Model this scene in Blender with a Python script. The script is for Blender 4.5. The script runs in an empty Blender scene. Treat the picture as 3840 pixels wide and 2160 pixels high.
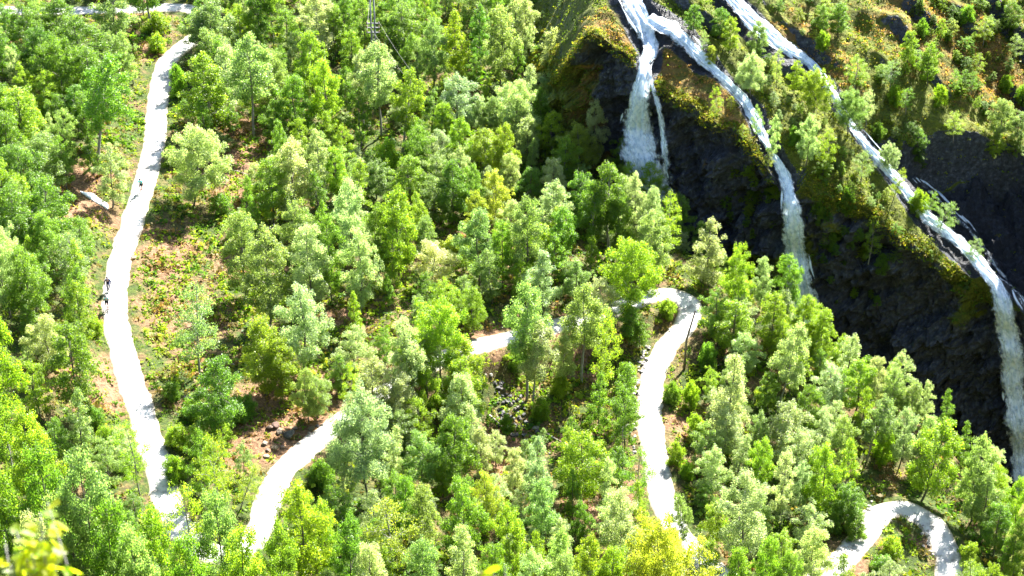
import bpy, bmesh, math, random
import numpy as np
from mathutils import Vector, Matrix, noise as mn

random.seed(7)
rng = np.random.default_rng(11)
R = math.radians
scene = bpy.context.scene
COL = scene.collection

# ------------------------------------------------------------------ camera, sky, sun, exposure
FOCAL = 70.0
PITCH = R(33.0)                      # looking down into the valley
cam_d = bpy.data.cameras.new('camera')
cam = bpy.data.objects.new('camera', cam_d)
COL.objects.link(cam)
cam.location = (0, 0, 0)
cam.rotation_euler = (R(90) - PITCH, 0, 0)
cam_d.sensor_width = 36.0
cam_d.lens = FOCAL
cam_d.clip_start = 0.5
cam_d.clip_end = 3000
cam_d.dof.use_dof = True
cam_d.dof.focus_distance = 250
cam_d.dof.aperture_fstop = 2.8
scene.camera = cam

SUN_EL, SUN_AZ = R(44), R(29)        # azimuth measured from +y towards +x
world = bpy.data.worlds.new('World')
scene.world = world
world.use_nodes = True
wn = world.node_tree
wn.nodes.clear()
sky = wn.nodes.new('ShaderNodeTexSky')
sky.sky_type = 'NISHITA'
sky.sun_disc = False
sky.sun_elevation = SUN_EL
sky.sun_rotation = SUN_AZ
bg = wn.nodes.new('ShaderNodeBackground')
bg.inputs['Strength'].default_value = 0.064
wo = wn.nodes.new('ShaderNodeOutputWorld')
wn.links.new(sky.outputs[0], bg.inputs[0])
wn.links.new(bg.outputs[0], wo.inputs[0])

sun_d = bpy.data.lights.new('sun', 'SUN')
sun_d.energy = 5.0
sun_d.angle = R(0.53)
sun_d.color = (1.0, 0.96, 0.88)
sun = bpy.data.objects.new('sun', sun_d)
COL.objects.link(sun)
S_DIR = Vector((math.sin(SUN_AZ) * math.cos(SUN_EL), math.cos(SUN_AZ) * math.cos(SUN_EL), math.sin(SUN_EL)))
sun.rotation_euler = (-S_DIR).to_track_quat('-Z', 'Y').to_euler()
sun.location = (60, 150, 60)

scene.view_settings.view_transform = 'Standard'
scene.view_settings.look = 'None'
scene.view_settings.exposure = 2.95
scene.view_settings.gamma = 1.0
scene.view_settings.use_curve_mapping = False
scene.render.engine = 'CYCLES'
scene.cycles.max_bounces = 8
scene.cycles.diffuse_bounces = 4
scene.cycles.glossy_bounces = 2
scene.cycles.transmission_bounces = 4
scene.cycles.transparent_max_bounces = 48

# ------------------------------------------------------------------ pixel <-> world helpers (pixels of the 3840 x 2160 photograph)
F = 3840 * FOCAL / 36.0
CP, SP = math.cos(PITCH), math.sin(PITCH)

def ray(px, py):
    a, b = (px - 1920) / F, (1080 - py) / F
    return np.array((a, CP + b * SP, -SP + b * CP))

def at_z(px, py, z):
    r = ray(px, py)
    return r * (z / r[2])

def at_y(px, py, y):
    r = ray(px, py)
    return r * (y / r[1])

def proj(p):
    d = p[1] * CP - p[2] * SP
    return 1920 + F * p[0] / d, 1080 - F * (p[1] * SP + p[2] * CP) / d

def px_per_m(p):
    return F / (p[1] * CP - p[2] * SP)

def z_for_row(x, y, row):
    k = (1080 - row) / F            # (y SP + z CP) = k (y CP - z SP)
    return (k * y * CP - y * SP) / (CP + k * SP)

def smooth(a, b, v):
    t = np.clip((v - a) / (b - a), 0, 1)
    return t * t * (3 - 2 * t)

def fbm(x, y, z=0.0, o=4):
    return mn.fractal(Vector((x, y, z)), 1.0, 2.0, o, noise_basis='PERLIN_ORIGINAL')

def vnoise(X, Y, sc, seed=0):
    """smooth value noise in numpy, about -1..1"""
    x, y = np.asarray(X) / sc + 137.3 + seed * 17.1, np.asarray(Y) / sc + 91.7 + seed * 5.3
    xi, yi = np.floor(x).astype(np.int64), np.floor(y).astype(np.int64)
    fx, fy = x - xi, y - yi
    fx, fy = fx * fx * (3 - 2 * fx), fy * fy * (3 - 2 * fy)
    def h(a, b):
        n = (a * 374761393 + b * 668265263 + seed * 974711) & 0xffffffff
        n = ((n ^ (n >> 13)) * 1274126177) & 0xffffffff
        return ((n ^ (n >> 16)) & 0xffff) / 32767.5 - 1
    return (h(xi, yi) * (1 - fx) + h(xi + 1, yi) * fx) * (1 - fy) + (h(xi, yi + 1) * (1 - fx) + h(xi + 1, yi + 1) * fx) * fy

def vfbm(X, Y, sc, seed=0, o=4):
    s, a = 0, 1.0
    for i in range(o):
        s = s + a * vnoise(X, Y, sc / 2 ** i, seed + i * 31)
        a *= 0.5
    return s / 1.9

# ------------------------------------------------------------------ object helpers
def tag(o, label=None, cat=None, group=None, kind=None):
    if label: o['label'] = label
    if cat: o['category'] = cat
    if group: o['group'] = group
    if kind: o['kind'] = kind
    return o

def link(name, mesh, parent=None, mat=None):
    o = bpy.data.objects.new(name, mesh)
    COL.objects.link(o)
    if parent is not None: o.parent = parent
    if mat is not None and mesh is not None and not mesh.materials:
        mesh.materials.append(mat)
    return o

def empty(name, loc=(0, 0, 0), rz=0.0):
    o = bpy.data.objects.new(name, None)
    COL.objects.link(o)
    o.location = loc
    o.rotation_euler = (0, 0, rz)
    o.empty_display_size = 0.3
    return o

def np_mesh(name, verts, faces, smooth_shade=False):
    """verts (n,3); faces (m,k) with one k"""
    me = bpy.data.meshes.new(name)
    verts = np.asarray(verts, dtype=np.float32)
    faces = np.asarray(faces, dtype=np.int32)
    m, k = faces.shape
    me.vertices.add(len(verts))
    me.vertices.foreach_set('co', verts.ravel())
    me.loops.add(m * k)
    me.loops.foreach_set('vertex_index', faces.ravel())
    me.polygons.add(m)
    me.polygons.foreach_set('loop_start', np.arange(0, m * k, k, dtype=np.int32))
    try:
        me.polygons.foreach_set('loop_total', np.full(m, k, dtype=np.int32))
    except Exception:
        pass
    if smooth_shade:
        me.polygons.foreach_set('use_smooth', np.ones(m, dtype=bool))
    me.update(calc_edges=True)
    me.validate()
    return me

def point_attr(me, name, vals):
    a = me.attributes.new(name, 'FLOAT', 'POINT')
    a.data.foreach_set('value', np.asarray(vals, dtype=np.float32))

def point_col(me, name, cols):
    a = me.color_attributes.new(name, 'FLOAT_COLOR', 'POINT')
    c = np.ones((len(cols), 4), dtype=np.float32)
    c[:, :3] = cols
    a.data.foreach_set('color', c.ravel())

def grid_faces(nr, nc):
    i = np.arange(nr - 1)[:, None] * nc + np.arange(nc - 1)[None, :]
    return np.stack([i, i + 1, i + nc + 1, i + nc], -1).reshape(-1, 4)

class MB:
    """collects tubes, boxes and so on into one mesh"""
    def __init__(self):
        self.v, self.f = [], []
    def tube(self, pts, rad, n=6, cap=True):
        pts = [Vector(p) for p in pts]
        if not hasattr(rad, '__len__'): rad = [rad] * len(pts)
        base = len(self.v)
        up = Vector((0.123, 0.31, 0.94)).normalized()
        for i, p in enumerate(pts):
            d = (pts[min(i + 1, len(pts) - 1)] - pts[max(i - 1, 0)])
            d = d.normalized() if d.length > 1e-9 else Vector((0, 0, 1))
            a = d.cross(up)
            if a.length < 1e-3: a = d.cross(Vector((1, 0, 0)))
            a.normalize()
            b = d.cross(a)
            for k in range(n):
                t = 2 * math.pi * k / n
                self.v.append(p + (a * math.cos(t) + b * math.sin(t)) * rad[i])
        for i in range(len(pts) - 1):
            for k in range(n):
                q = base + i * n
                self.f.append((q + k, q + (k + 1) % n, q + n + (k + 1) % n, q + n + k))
        if cap:
            self.f.append(tuple(base + k for k in range(n))[::-1])
            q = base + (len(pts) - 1) * n
            self.f.append(tuple(q + k for k in range(n)))
        return self
    def ring(self, c, axis, r, tr, n=28, m=6):
        c, axis = Vector(c), Vector(axis).normalized()
        a = axis.orthogonal().normalized()
        b = axis.cross(a)
        base = len(self.v)
        for i in range(n):
            t = 2 * math.pi * i / n
            e = a * math.cos(t) + b * math.sin(t)
            for k in range(m):
                u = 2 * math.pi * k / m
                self.v.append(c + e * (r + tr * math.cos(u)) + axis * tr * math.sin(u))
        for i in range(n):
            for k in range(m):
                i2, k2 = (i + 1) % n, (k + 1) % m
                self.f.append((base + i * m + k, base + i2 * m + k, base + i2 * m + k2, base + i * m + k2))
        return self
    def box(self, c, s, rot=None):
        base = len(self.v)
        for dx in (-.5, .5):
            for dy in (-.5, .5):
                for dz in (-.5, .5):
                    p = Vector((dx * s[0], dy * s[1], dz * s[2]))
                    if rot is not None: p = rot @ p
                    self.v.append(Vector(c) + p)
        for q in ((0, 1, 3, 2), (4, 6, 7, 5), (0, 4, 5, 1), (2, 3, 7, 6), (0, 2, 6, 4), (1, 5, 7, 3)):
            self.f.append(tuple(base + k for k in q))
        return self
    def mesh(self, name, smooth_shade=True):
        me = bpy.data.meshes.new(name)
        me.from_pydata([tuple(p) for p in self.v], [], self.f)
        if smooth_shade:
            me.polygons.foreach_set('use_smooth', np.ones(len(me.polygons), dtype=bool))
        me.update()
        return me
    def build(self, name, mat, parent=None, smooth_shade=True):
        return link(name, self.mesh(name, smooth_shade), parent, mat)

# ------------------------------------------------------------------ materials
def new_mat(name):
    m = bpy.data.materials.new(name)
    m.use_nodes = True
    nt = m.node_tree
    nt.nodes.clear()
    out = nt.nodes.new('ShaderNodeOutputMaterial')
    return m, nt, out

def N(nt, typ, **kw):
    n = nt.nodes.new(typ)
    for k, v in kw.items():
        if k.startswith('i_'):
            n.inputs[k[2:].replace('_', ' ')].default_value = v
        else:
            setattr(n, k, v)
    return n

def simple(name, col, rough=0.7, metal=0.0, noise_amt=0.15, scale=6.0, bump=0.0):
    m, nt, out = new_mat(name)
    b = N(nt, 'ShaderNodeBsdfPrincipled', i_Roughness=rough, i_Metallic=metal)
    tc = N(nt, 'ShaderNodeTexCoord')
    nz = N(nt, 'ShaderNodeTexNoise', i_Scale=scale, i_Detail=4.0)
    nt.links.new(tc.outputs['Object'], nz.inputs['Vector'])
    mx = N(nt, 'ShaderNodeMix', data_type='RGBA')
    mx.inputs[6].default_value = (*[c * (1 - noise_amt) for c in col], 1)
    mx.inputs[7].default_value = (*[min(1, c * (1 + noise_amt)) for c in col], 1)
    nt.links.new(nz.outputs['Fac'], mx.inputs[0])
    nt.links.new(mx.outputs[2], b.inputs['Base Color'])
    if bump:
        bp = N(nt, 'ShaderNodeBump', i_Strength=bump, i_Distance=0.05)
        nt.links.new(nz.outputs['Fac'], bp.inputs['Height'])
        nt.links.new(bp.outputs[0], b.inputs['Normal'])
    nt.links.new(b.outputs[0], out.inputs[0])
    return m

def leaf_mat(name, use_obj_color=True, attr='tint', trans=0.62, spec=0.5):
    m, nt, out = new_mat(name)
    L = nt.links.new
    if use_obj_color == 'instancer':
        src = N(nt, 'ShaderNodeAttribute', attribute_type='INSTANCER', attribute_name='tcol').outputs['Color']
    elif use_obj_color:
        src = N(nt, 'ShaderNodeObjectInfo').outputs['Color']
    else:
        src = N(nt, 'ShaderNodeVertexColor', layer_name='Col').outputs['Color']
    at = N(nt, 'ShaderNodeAttribute', attribute_name=attr)
    hs = N(nt, 'ShaderNodeHueSaturation')
    mr = N(nt, 'ShaderNodeMapRange')
    mr.inputs['To Min'].default_value = 0.62
    mr.inputs['To Max'].default_value = 1.38
    L(at.outputs['Fac'], mr.inputs['Value'])
    L(mr.outputs[0], hs.inputs['Value'])
    mh = N(nt, 'ShaderNodeMapRange')
    mh.inputs['To Min'].default_value = 0.515
    mh.inputs['To Max'].default_value = 0.485
    L(at.outputs['Fac'], mh.inputs['Value'])
    L(mh.outputs[0], hs.inputs['Hue'])
    L(src, hs.inputs['Color'])
    p = N(nt, 'ShaderNodeBsdfPrincipled', i_Roughness=0.45)
    p.inputs['Specular IOR Level'].default_value = spec
    L(hs.outputs[0], p.inputs['Base Color'])
    t = N(nt, 'ShaderNodeBsdfTranslucent')
    g = N(nt, 'ShaderNodeMix', data_type='RGBA', blend_type='MULTIPLY')
    g.inputs[0].default_value = 1.0
    g.inputs[7].default_value = (2.12, 2.2, 1.0, 1)
    L(hs.outputs[0], g.inputs[6])
    L(g.outputs[2], t.inputs['Color'])
    mx = N(nt, 'ShaderNodeMixShader')
    mx.inputs[0].default_value = trans
    L(p.outputs[0], mx.inputs[1])
    L(t.outputs[0], mx.inputs[2])
    L(mx.outputs[0], out.inputs[0])
    return m

M_LEAF = leaf_mat('leaf')
M_LEAF_MASS = leaf_mat('leaf_of_thicket', use_obj_color='instancer')
M_COVER = leaf_mat('ground_cover', use_obj_color=False, trans=0.42, spec=0.08)
M_BARK = simple('bark', (0.11, 0.10, 0.09), 0.85, noise_amt=0.5, scale=3.0, bump=0.4)
M_BARK_PALE = simple('pale_bark', (0.20, 0.19, 0.175), 0.8, noise_amt=0.6, scale=2.0, bump=0.3)
M_DEAD = simple('dead_wood', (0.24, 0.21, 0.18), 0.85, noise_amt=0.4, scale=4.0, bump=0.4)
M_POLE = simple('pole_wood', (0.12, 0.095, 0.075), 0.8, noise_amt=0.35, scale=5.0)
M_STEEL = simple('galvanised_steel', (0.15, 0.155, 0.16), 0.6, 0.3)
M_WIRE = simple('wire', (0.16, 0.15, 0.15), 0.5, 0.5)
M_CERAM = simple('insulator', (0.20, 0.08, 0.06), 0.3)

def ground_mat():
    m, nt, out = new_mat('hillside_ground')
    L = nt.links.new
    tc = N(nt, 'ShaderNodeTexCoord')
    soil = N(nt, 'ShaderNodeAttribute', attribute_name='soil')
    n1 = N(nt, 'ShaderNodeTexNoise', i_Scale=0.35, i_Detail=7.0, i_Roughness=0.65)
    n2 = N(nt, 'ShaderNodeTexNoise', i_Scale=2.4, i_Detail=8.0, i_Roughness=0.7)
    for n in (n1, n2): L(tc.outputs['Object'], n.inputs['Vector'])
    gr = N(nt, 'ShaderNodeValToRGB')
    e = gr.color_ramp.elements
    e[0].position, e[0].color = 0.30, (0.012, 0.022, 0.005, 1)
    e[1].position, e[1].color = 0.72, (0.085, 0.105, 0.013, 1)
    e2 = gr.color_ramp.elements.new(0.52); e2.color = (0.036, 0.056, 0.009, 1)
    L(n2.outputs['Fac'], gr.inputs[0])
    br = N(nt, 'ShaderNodeValToRGB')
    e = br.color_ramp.elements
    e[0].position, e[0].color = 0.28, (0.035, 0.018, 0.010, 1)
    e[1].position, e[1].color = 0.75, (0.30, 0.185, 0.105, 1)
    e2 = br.color_ramp.elements.new(0.5); e2.color = (0.14, 0.078, 0.042, 1)
    L(n2.outputs['Fac'], br.inputs[0])
    ad = N(nt, 'ShaderNodeMath', operation='ADD')
    L(soil.outputs['Fac'], ad.inputs[0]); L(n1.outputs['Fac'], ad.inputs[1])
    mr = N(nt, 'ShaderNodeMapRange')
    mr.inputs['From Min'].default_value = 0.46
    mr.inputs['From Max'].default_value = 0.70
    L(ad.outputs[0], mr.inputs['Value'])
    mx = N(nt, 'ShaderNodeMix', data_type='RGBA')
    L(mr.outputs[0], mx.inputs[0]); L(gr.outputs[0], mx.inputs[6]); L(br.outputs[0], mx.inputs[7])
    b = N(nt, 'ShaderNodeBsdfPrincipled', i_Roughness=0.9)
    b.inputs['Specular IOR Level'].default_value = 0.2
    L(mx.outputs[2], b.inputs['Base Color'])
    bp = N(nt, 'ShaderNodeBump', i_Strength=0.9, i_Distance=0.35)
    L(n2.outputs['Fac'], bp.inputs['Height']); L(bp.outputs[0], b.inputs['Normal'])
    L(b.outputs[0], out.inputs[0])
    return m

def mountain_mat():
    m, nt, out = new_mat('mossy_rock')
    L = nt.links.new
    tc = N(nt, 'ShaderNodeTexCoord')
    moss = N(nt, 'ShaderNodeAttribute', attribute_name='moss')
    brown = N(nt, 'ShaderNodeAttribute', attribute_name='brown')
    mp = N(nt, 'ShaderNodeMapping')
    mp.inputs['Rotation'].default_value = (0, 0, R(40))
    mp.inputs['Scale'].default_value = (0.4, 1.4, 1.0)
    L(tc.outputs['Object'], mp.inputs['Vector'])
    n1 = N(nt, 'ShaderNodeTexNoise', i_Scale=0.5, i_Detail=8.0, i_Roughness=0.68)
    n2 = N(nt, 'ShaderNodeTexNoise', i_Scale=1.7, i_Detail=9.0, i_Roughness=0.72)
    n3 = N(nt, 'ShaderNodeTexVoronoi', i_Scale=1.3, feature='DISTANCE_TO_EDGE')
    L(mp.outputs[0], n1.inputs['Vector']); L(tc.outputs['Object'], n2.inputs['Vector']); L(tc.outputs['Object'], n3.inputs['Vector'])
    rk = N(nt, 'ShaderNodeValToRGB')
    e = rk.color_ramp.elements
    e[0].position, e[0].color = 0.34, (0.010, 0.012, 0.016, 1)
    e[1].position, e[1].color = 0.74, (0.17, 0.185, 0.21, 1)
    e2 = rk.color_ramp.elements.new(0.54); e2.color = (0.044, 0.051, 0.066, 1)
    L(n2.outputs['Fac'], rk.inputs[0])
    gr = N(nt, 'ShaderNodeValToRGB')
    e = gr.color_ramp.elements
    e[0].position, e[0].color = 0.30, (0.030, 0.042, 0.006, 1)
    e[1].position, e[1].color = 0.74, (0.15, 0.165, 0.011, 1)
    e2 = gr.color_ramp.elements.new(0.52); e2.color = (0.085, 0.102, 0.009, 1)
    L(n2.outputs['Fac'], gr.inputs[0])
    br = N(nt, 'ShaderNodeValToRGB')
    e = br.color_ramp.elements
    e[0].position, e[0].color = 0.30, (0.07, 0.038, 0.012, 1)
    e[1].position, e[1].color = 0.74, (0.28, 0.165, 0.05, 1)
    L(n2.outputs['Fac'], br.inputs[0])
    a1 = N(nt, 'ShaderNodeMath', operation='ADD'); L(brown.outputs['Fac'], a1.inputs[0]); L(n1.outputs['Fac'], a1.inputs[1])
    r1 = N(nt, 'ShaderNodeMapRange'); r1.inputs['From Min'].default_value = 0.62; r1.inputs['From Max'].default_value = 0.86
    L(a1.outputs[0], r1.inputs['Value'])
    gm = N(nt, 'ShaderNodeMix', data_type='RGBA'); L(r1.outputs[0], gm.inputs[0]); L(gr.outputs[0], gm.inputs[6]); L(br.outputs[0], gm.inputs[7])
    a2 = N(nt, 'ShaderNodeMath', operation='ADD'); L(moss.outputs['Fac'], a2.inputs[0]); L(n1.outputs['Fac'], a2.inputs[1])
    r2 = N(nt, 'ShaderNodeMapRange'); r2.inputs['From Min'].default_value = 0.92; r2.inputs['From Max'].default_value = 1.06
    L(a2.outputs[0], r2.inputs['Value'])
    mx = N(nt, 'ShaderNodeMix', data_type='RGBA'); L(r2.outputs[0], mx.inputs[0]); L(rk.outputs[0], mx.inputs[6]); L(gm.outputs[2], mx.inputs[7])
    wt = N(nt, 'ShaderNodeAttribute', attribute_name='wet')  # stream wetness plus the recess shade, both put into the rock colour
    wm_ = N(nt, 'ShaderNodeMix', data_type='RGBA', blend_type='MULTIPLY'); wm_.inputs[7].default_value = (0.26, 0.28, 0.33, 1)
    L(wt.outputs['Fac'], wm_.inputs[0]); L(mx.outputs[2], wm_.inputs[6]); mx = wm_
    b = N(nt, 'ShaderNodeBsdfPrincipled')
    rr = N(nt, 'ShaderNodeMapRange'); rr.inputs['To Min'].default_value = 0.5; rr.inputs['To Max'].default_value = 0.95
    L(r2.outputs[0], rr.inputs['Value']); L(rr.outputs[0], b.inputs['Roughness'])
    b.inputs['Specular IOR Level'].default_value = 0.35
    L(mx.outputs[2], b.inputs['Base Color'])
    hm = N(nt, 'ShaderNodeMath', operation='MULTIPLY_ADD'); hm.inputs[1].default_value = 0.5
    L(n3.outputs['Distance'], hm.inputs[0]); L(n2.outputs['Fac'], hm.inputs[2])
    bp = N(nt, 'ShaderNodeBump', i_Strength=1.0, i_Distance=0.5)
    L(hm.outputs[0], bp.inputs['Height']); L(bp.outputs[0], b.inputs['Normal'])
    L(b.outputs[0], out.inputs[0])
    return m

def road_mat():
    m, nt, out = new_mat('gravel_road')
    L = nt.links.new
    tc = N(nt, 'ShaderNodeTexCoord')
    uv = N(nt, 'ShaderNodeAttribute', attribute_name='edge')
    n1 = N(nt, 'ShaderNodeTexNoise', i_Scale=0.7, i_Detail=6.0, i_Roughness=0.6)
    n2 = N(nt, 'ShaderNodeTexNoise', i_Scale=9.0, i_Detail=6.0, i_Roughness=0.7)
    for n in (n1, n2): L(tc.outputs['Object'], n.inputs['Vector'])
    c1 = N(nt, 'ShaderNodeValToRGB')
    e = c1.color_ramp.elements
    e[0].position, e[0].color = 0.34, (0.20, 0.19, 0.18, 1)
    e[1].position, e[1].color = 0.52, (0.46, 0.45, 0.44, 1)
    L(n1.outputs['Fac'], c1.inputs[0])
    c2 = N(nt, 'ShaderNodeValToRGB')
    e = c2.color_ramp.elements
    e[0].position, e[0].color = 0.30, (0.55, 0.54, 0.53, 1)
    e[1].position, e[1].color = 0.65, (1, 1, 1, 1)
    L(n2.outputs['Fac'], c2.inputs[0])
    mu = N(nt, 'ShaderNodeMix', data_type='RGBA', blend_type='MULTIPLY'); mu.inputs[0].default_value = 0.6
    L(c1.outputs[0], mu.inputs[6]); L(c2.outputs[0], mu.inputs[7])
    # looser, dirtier shoulders
    ad = N(nt, 'ShaderNodeMath', operation='MULTIPLY_ADD'); ad.inputs[1].default_value = 1.0
    sh = N(nt, 'ShaderNodeMath', operation='SUBTRACT'); sh.inputs[1].default_value = 0.5
    L(n2.outputs['Fac'], sh.inputs[0])
    L(uv.outputs['Fac'], ad.inputs[0]); L(sh.outputs[0], ad.inputs[2])
    mr = N(nt, 'ShaderNodeMapRange'); mr.inputs['From Min'].default_value = 0.70; mr.inputs['From Max'].default_value = 1.0
    L(ad.outputs[0], mr.inputs['Value'])
    mx = N(nt, 'ShaderNodeMix', data_type='RGBA'); mx.inputs[7].default_value = (0.20, 0.175, 0.13, 1)
    L(mr.outputs[0], mx.inputs[0]); L(mu.outputs[2], mx.inputs[6])
    b = N(nt, 'ShaderNodeBsdfPrincipled', i_Roughness=0.9)
    b.inputs['Specular IOR Level'].default_value = 0.2
    L(mx.outputs[2], b.inputs['Base Color'])
    bp = N(nt, 'ShaderNodeBump', i_Strength=0.4, i_Distance=0.05)
    L(n2.outputs['Fac'], bp.inputs['Height']); L(bp.outputs[0], b.inputs['Normal'])
    L(b.outputs[0], out.inputs[0])
    return m

def water_mat():
    m, nt, out = new_mat('white_water')
    L = nt.links.new
    uv = N(nt, 'ShaderNodeUVMap', uv_map='UVMap')
    den = N(nt, 'ShaderNodeAttribute', attribute_name='flow')
    mp = N(nt, 'ShaderNodeMapping'); mp.inputs['Scale'].default_value = (1.6, 0.40, 1)
    L(uv.outputs[0], mp.inputs['Vector'])
    n1 = N(nt, 'ShaderNodeTexNoise', i_Scale=1.0, i_Detail=7.0, i_Roughness=0.66, i_Distortion=0.8)
    L(mp.outputs[0], n1.inputs['Vector'])
    mp2 = N(nt, 'ShaderNodeMapping'); mp2.inputs['Scale'].default_value = (0.9, 0.6, 1)
    L(uv.outputs[0], mp2.inputs['Vector'])
    n2 = N(nt, 'ShaderNodeTexNoise', i_Scale=2.0, i_Detail=7.0, i_Roughness=0.7)
    L(mp2.outputs[0], n2.inputs['Vector'])
    av = N(nt, 'ShaderNodeMix', data_type='FLOAT'); av.inputs[0].default_value = 0.5; L(n1.outputs['Fac'], av.inputs[2]); L(n2.outputs['Fac'], av.inputs[3])
    ad = N(nt, 'ShaderNodeMath', operation='ADD'); L(av.outputs[0], ad.inputs[0]); L(den.outputs['Fac'], ad.inputs[1])
    mr = N(nt, 'ShaderNodeMapRange'); mr.inputs['From Min'].default_value = 0.78; mr.inputs['From Max'].default_value = 1.08
    mr.interpolation_type = 'SMOOTHSTEP'
    L(ad.outputs[0], mr.inputs['Value'])
    cr = N(nt, 'ShaderNodeValToRGB')
    e = cr.color_ramp.elements
    e[0].position, e[0].color = 0.36, (0.42, 0.56, 0.72, 1)
    e[1].position, e[1].color = 0.58, (0.84, 0.92, 1.0, 1)
    L(n2.outputs['Fac'], cr.inputs[0])
    b = N(nt, 'ShaderNodeBsdfPrincipled', i_Roughness=0.45)
    L(cr.outputs[0], b.inputs['Base Color'])
    t = N(nt, 'ShaderNodeBsdfTranslucent'); L(cr.outputs[0], t.inputs['Color'])
    ms = N(nt, 'ShaderNodeMixShader'); ms.inputs[0].default_value = 0.3
    L(b.outputs[0], ms.inputs[1]); L(t.outputs[0], ms.inputs[2])
    bp = N(nt, 'ShaderNodeBump', i_Strength=0.7, i_Distance=0.3)
    L(n1.outputs['Fac'], bp.inputs['Height']); L(bp.outputs[0], b.inputs['Normal'])
    tr = N(nt, 'ShaderNodeBsdfTransparent')
    mx = N(nt, 'ShaderNodeMixShader')
    L(mr.outputs[0], mx.inputs[0]); L(tr.outputs[0], mx.inputs[1]); L(ms.outputs[0], mx.inputs[2])
    L(mx.outputs[0], out.inputs[0])
    return m

M_GROUND, M_MOUNT, M_ROAD, M_WATER = ground_mat(), mountain_mat(), road_mat(), water_mat()

def stone_mat():
    m, nt, out = new_mat('stone')
    L = nt.links.new
    tc = N(nt, 'ShaderNodeTexCoord')
    oi = N(nt, 'ShaderNodeObjectInfo')
    nz = N(nt, 'ShaderNodeTexNoise', i_Scale=3.0, i_Detail=7.0, i_Roughness=0.65)
    L(tc.outputs['Object'], nz.inputs['Vector'])
    cr = N(nt, 'ShaderNodeValToRGB')
    e = cr.color_ramp.elements
    e[0].position, e[0].color = 0.30, (0.35, 0.33, 0.31, 1)
    e[1].position, e[1].color = 0.70, (1.25, 1.2, 1.15, 1)
    L(nz.outputs['Fac'], cr.inputs[0])
    mu = N(nt, 'ShaderNodeMix', data_type='RGBA', blend_type='MULTIPLY'); mu.inputs[0].default_value = 1.0
    L(oi.outputs['Color'], mu.inputs[6]); L(cr.outputs[0], mu.inputs[7])
    b = N(nt, 'ShaderNodeBsdfPrincipled', i_Roughness=0.85)
    L(mu.outputs[2], b.inputs['Base Color'])
    bp = N(nt, 'ShaderNodeBump', i_Strength=0.6, i_Distance=0.1)
    L(nz.outputs['Fac'], bp.inputs['Height']); L(bp.outputs[0], b.inputs['Normal'])
    L(b.outputs[0], out.inputs[0])
    return m
M_STONE = stone_mat()

# ------------------------------------------------------------------ road centre lines (pixel, height)
K = 3840 / 2576
def k(pts): return [(a * K, b * K) for a, b in pts]

road_upper = [(-420, 48), (-200, 42), (0, 38), (186, 41), (417, 37), (537, 33), (634, 28), (715, 30), (768, 62), (762, 112), (722, 148),
              (675, 182), (630, 224), (605, 298), (593, 373), (586, 447), (580, 522), (564, 596), (546, 671), (523, 745), (501, 820),
              (475, 895), (451, 969), (438, 1044), (431, 1110), (430, 1155), (438, 1229), (456, 1304), (477, 1378), (497, 1453),
              (526, 1527), (544, 1602), (568, 1676), (594, 1751), (613, 1826), (640, 1915), (690, 2005), (770, 2070), (860, 2085),
              (935, 2050), (975, 1985), (1003, 1880), (1045, 1788), (1111, 1714), (1178, 1658), (1250, 1602), (1330, 1546), (1450, 1465),
              (1570, 1390), (1690, 1330), (1794, 1296), (1929, 1264), (2025, 1240), (2100, 1217), (2249, 1180), (2340, 1145)]
road_mid = k([(1620, 748), (1660, 739), (1702, 740), (1734, 760), (1738, 792), (1715, 830), (1675, 872), (1655, 910), (1640, 960), (1634, 1020),
              (1637, 1080), (1647, 1150), (1657, 1210), (1672, 1265), (1692, 1315), (1725, 1368), (1775, 1420), (1850, 1468), (1950, 1488),
              (2040, 1470), (2100, 1428), (2145, 1380), (2182, 1335), (2212, 1296), (2250, 1274), (2296, 1283), (2338, 1312), (2368, 1352),
              (2384, 1395), (2388, 1435), (2380, 1490), (2350, 1540)])
road_px = road_upper + road_mid
Zk = [(0, -129.5), (7, -129.5), (11, -130.3), (25, -131.0), (34, -131.6), (40, -132.8), (47, -134.2), (55, -137.2), (60, -138.3), (66, -140.0),
      (70, -141.2), (76, -144.0), (80, -145.5), (83, -146.0), (87, -147.2)]
zi = np.interp(np.arange(len(road_px)), [a for a, _ in Zk], [b for _, b in Zk])
road_ctrl = np.array([at_z(p[0], p[1], z) for p, z in zip(road_px, zi)])

def resample(P, step):
    """Catmull-Rom through P then even spacing"""
    P = np.asarray(P, float)
    Q = np.vstack([2 * P[0] - P[1], P, 2 * P[-1] - P[-2]])
    out = []
    for i in range(1, len(Q) - 2):
        for t in np.linspace(0, 1, 14, endpoint=False):
            a, b, c, d = Q[i - 1], Q[i], Q[i + 1], Q[i + 2]
            out.append(0.5 * (2 * b + (c - a) * t + (2 * a - 5 * b + 4 * c - d) * t * t + (-a + 3 * b - 3 * c + d) * t ** 3))
    out.append(P[-1])
    out = np.array(out)
    s = np.concatenate([[0], np.cumsum(np.linalg.norm(np.diff(out, axis=0), axis=1))])
    n = max(2, int(s[-1] / step))
    u = np.linspace(0, s[-1], n)
    return np.stack([np.interp(u, s, out[:, j]) for j in range(out.shape[1])], 1)

ROAD = resample(road_ctrl, 0.5)
for _ in range(12):                       # gentle smoothing
    ROAD[1:-1] = 0.5 * ROAD[1:-1] + 0.25 * (ROAD[:-2] + ROAD[2:])
ROAD_HW = 1.45

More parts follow.
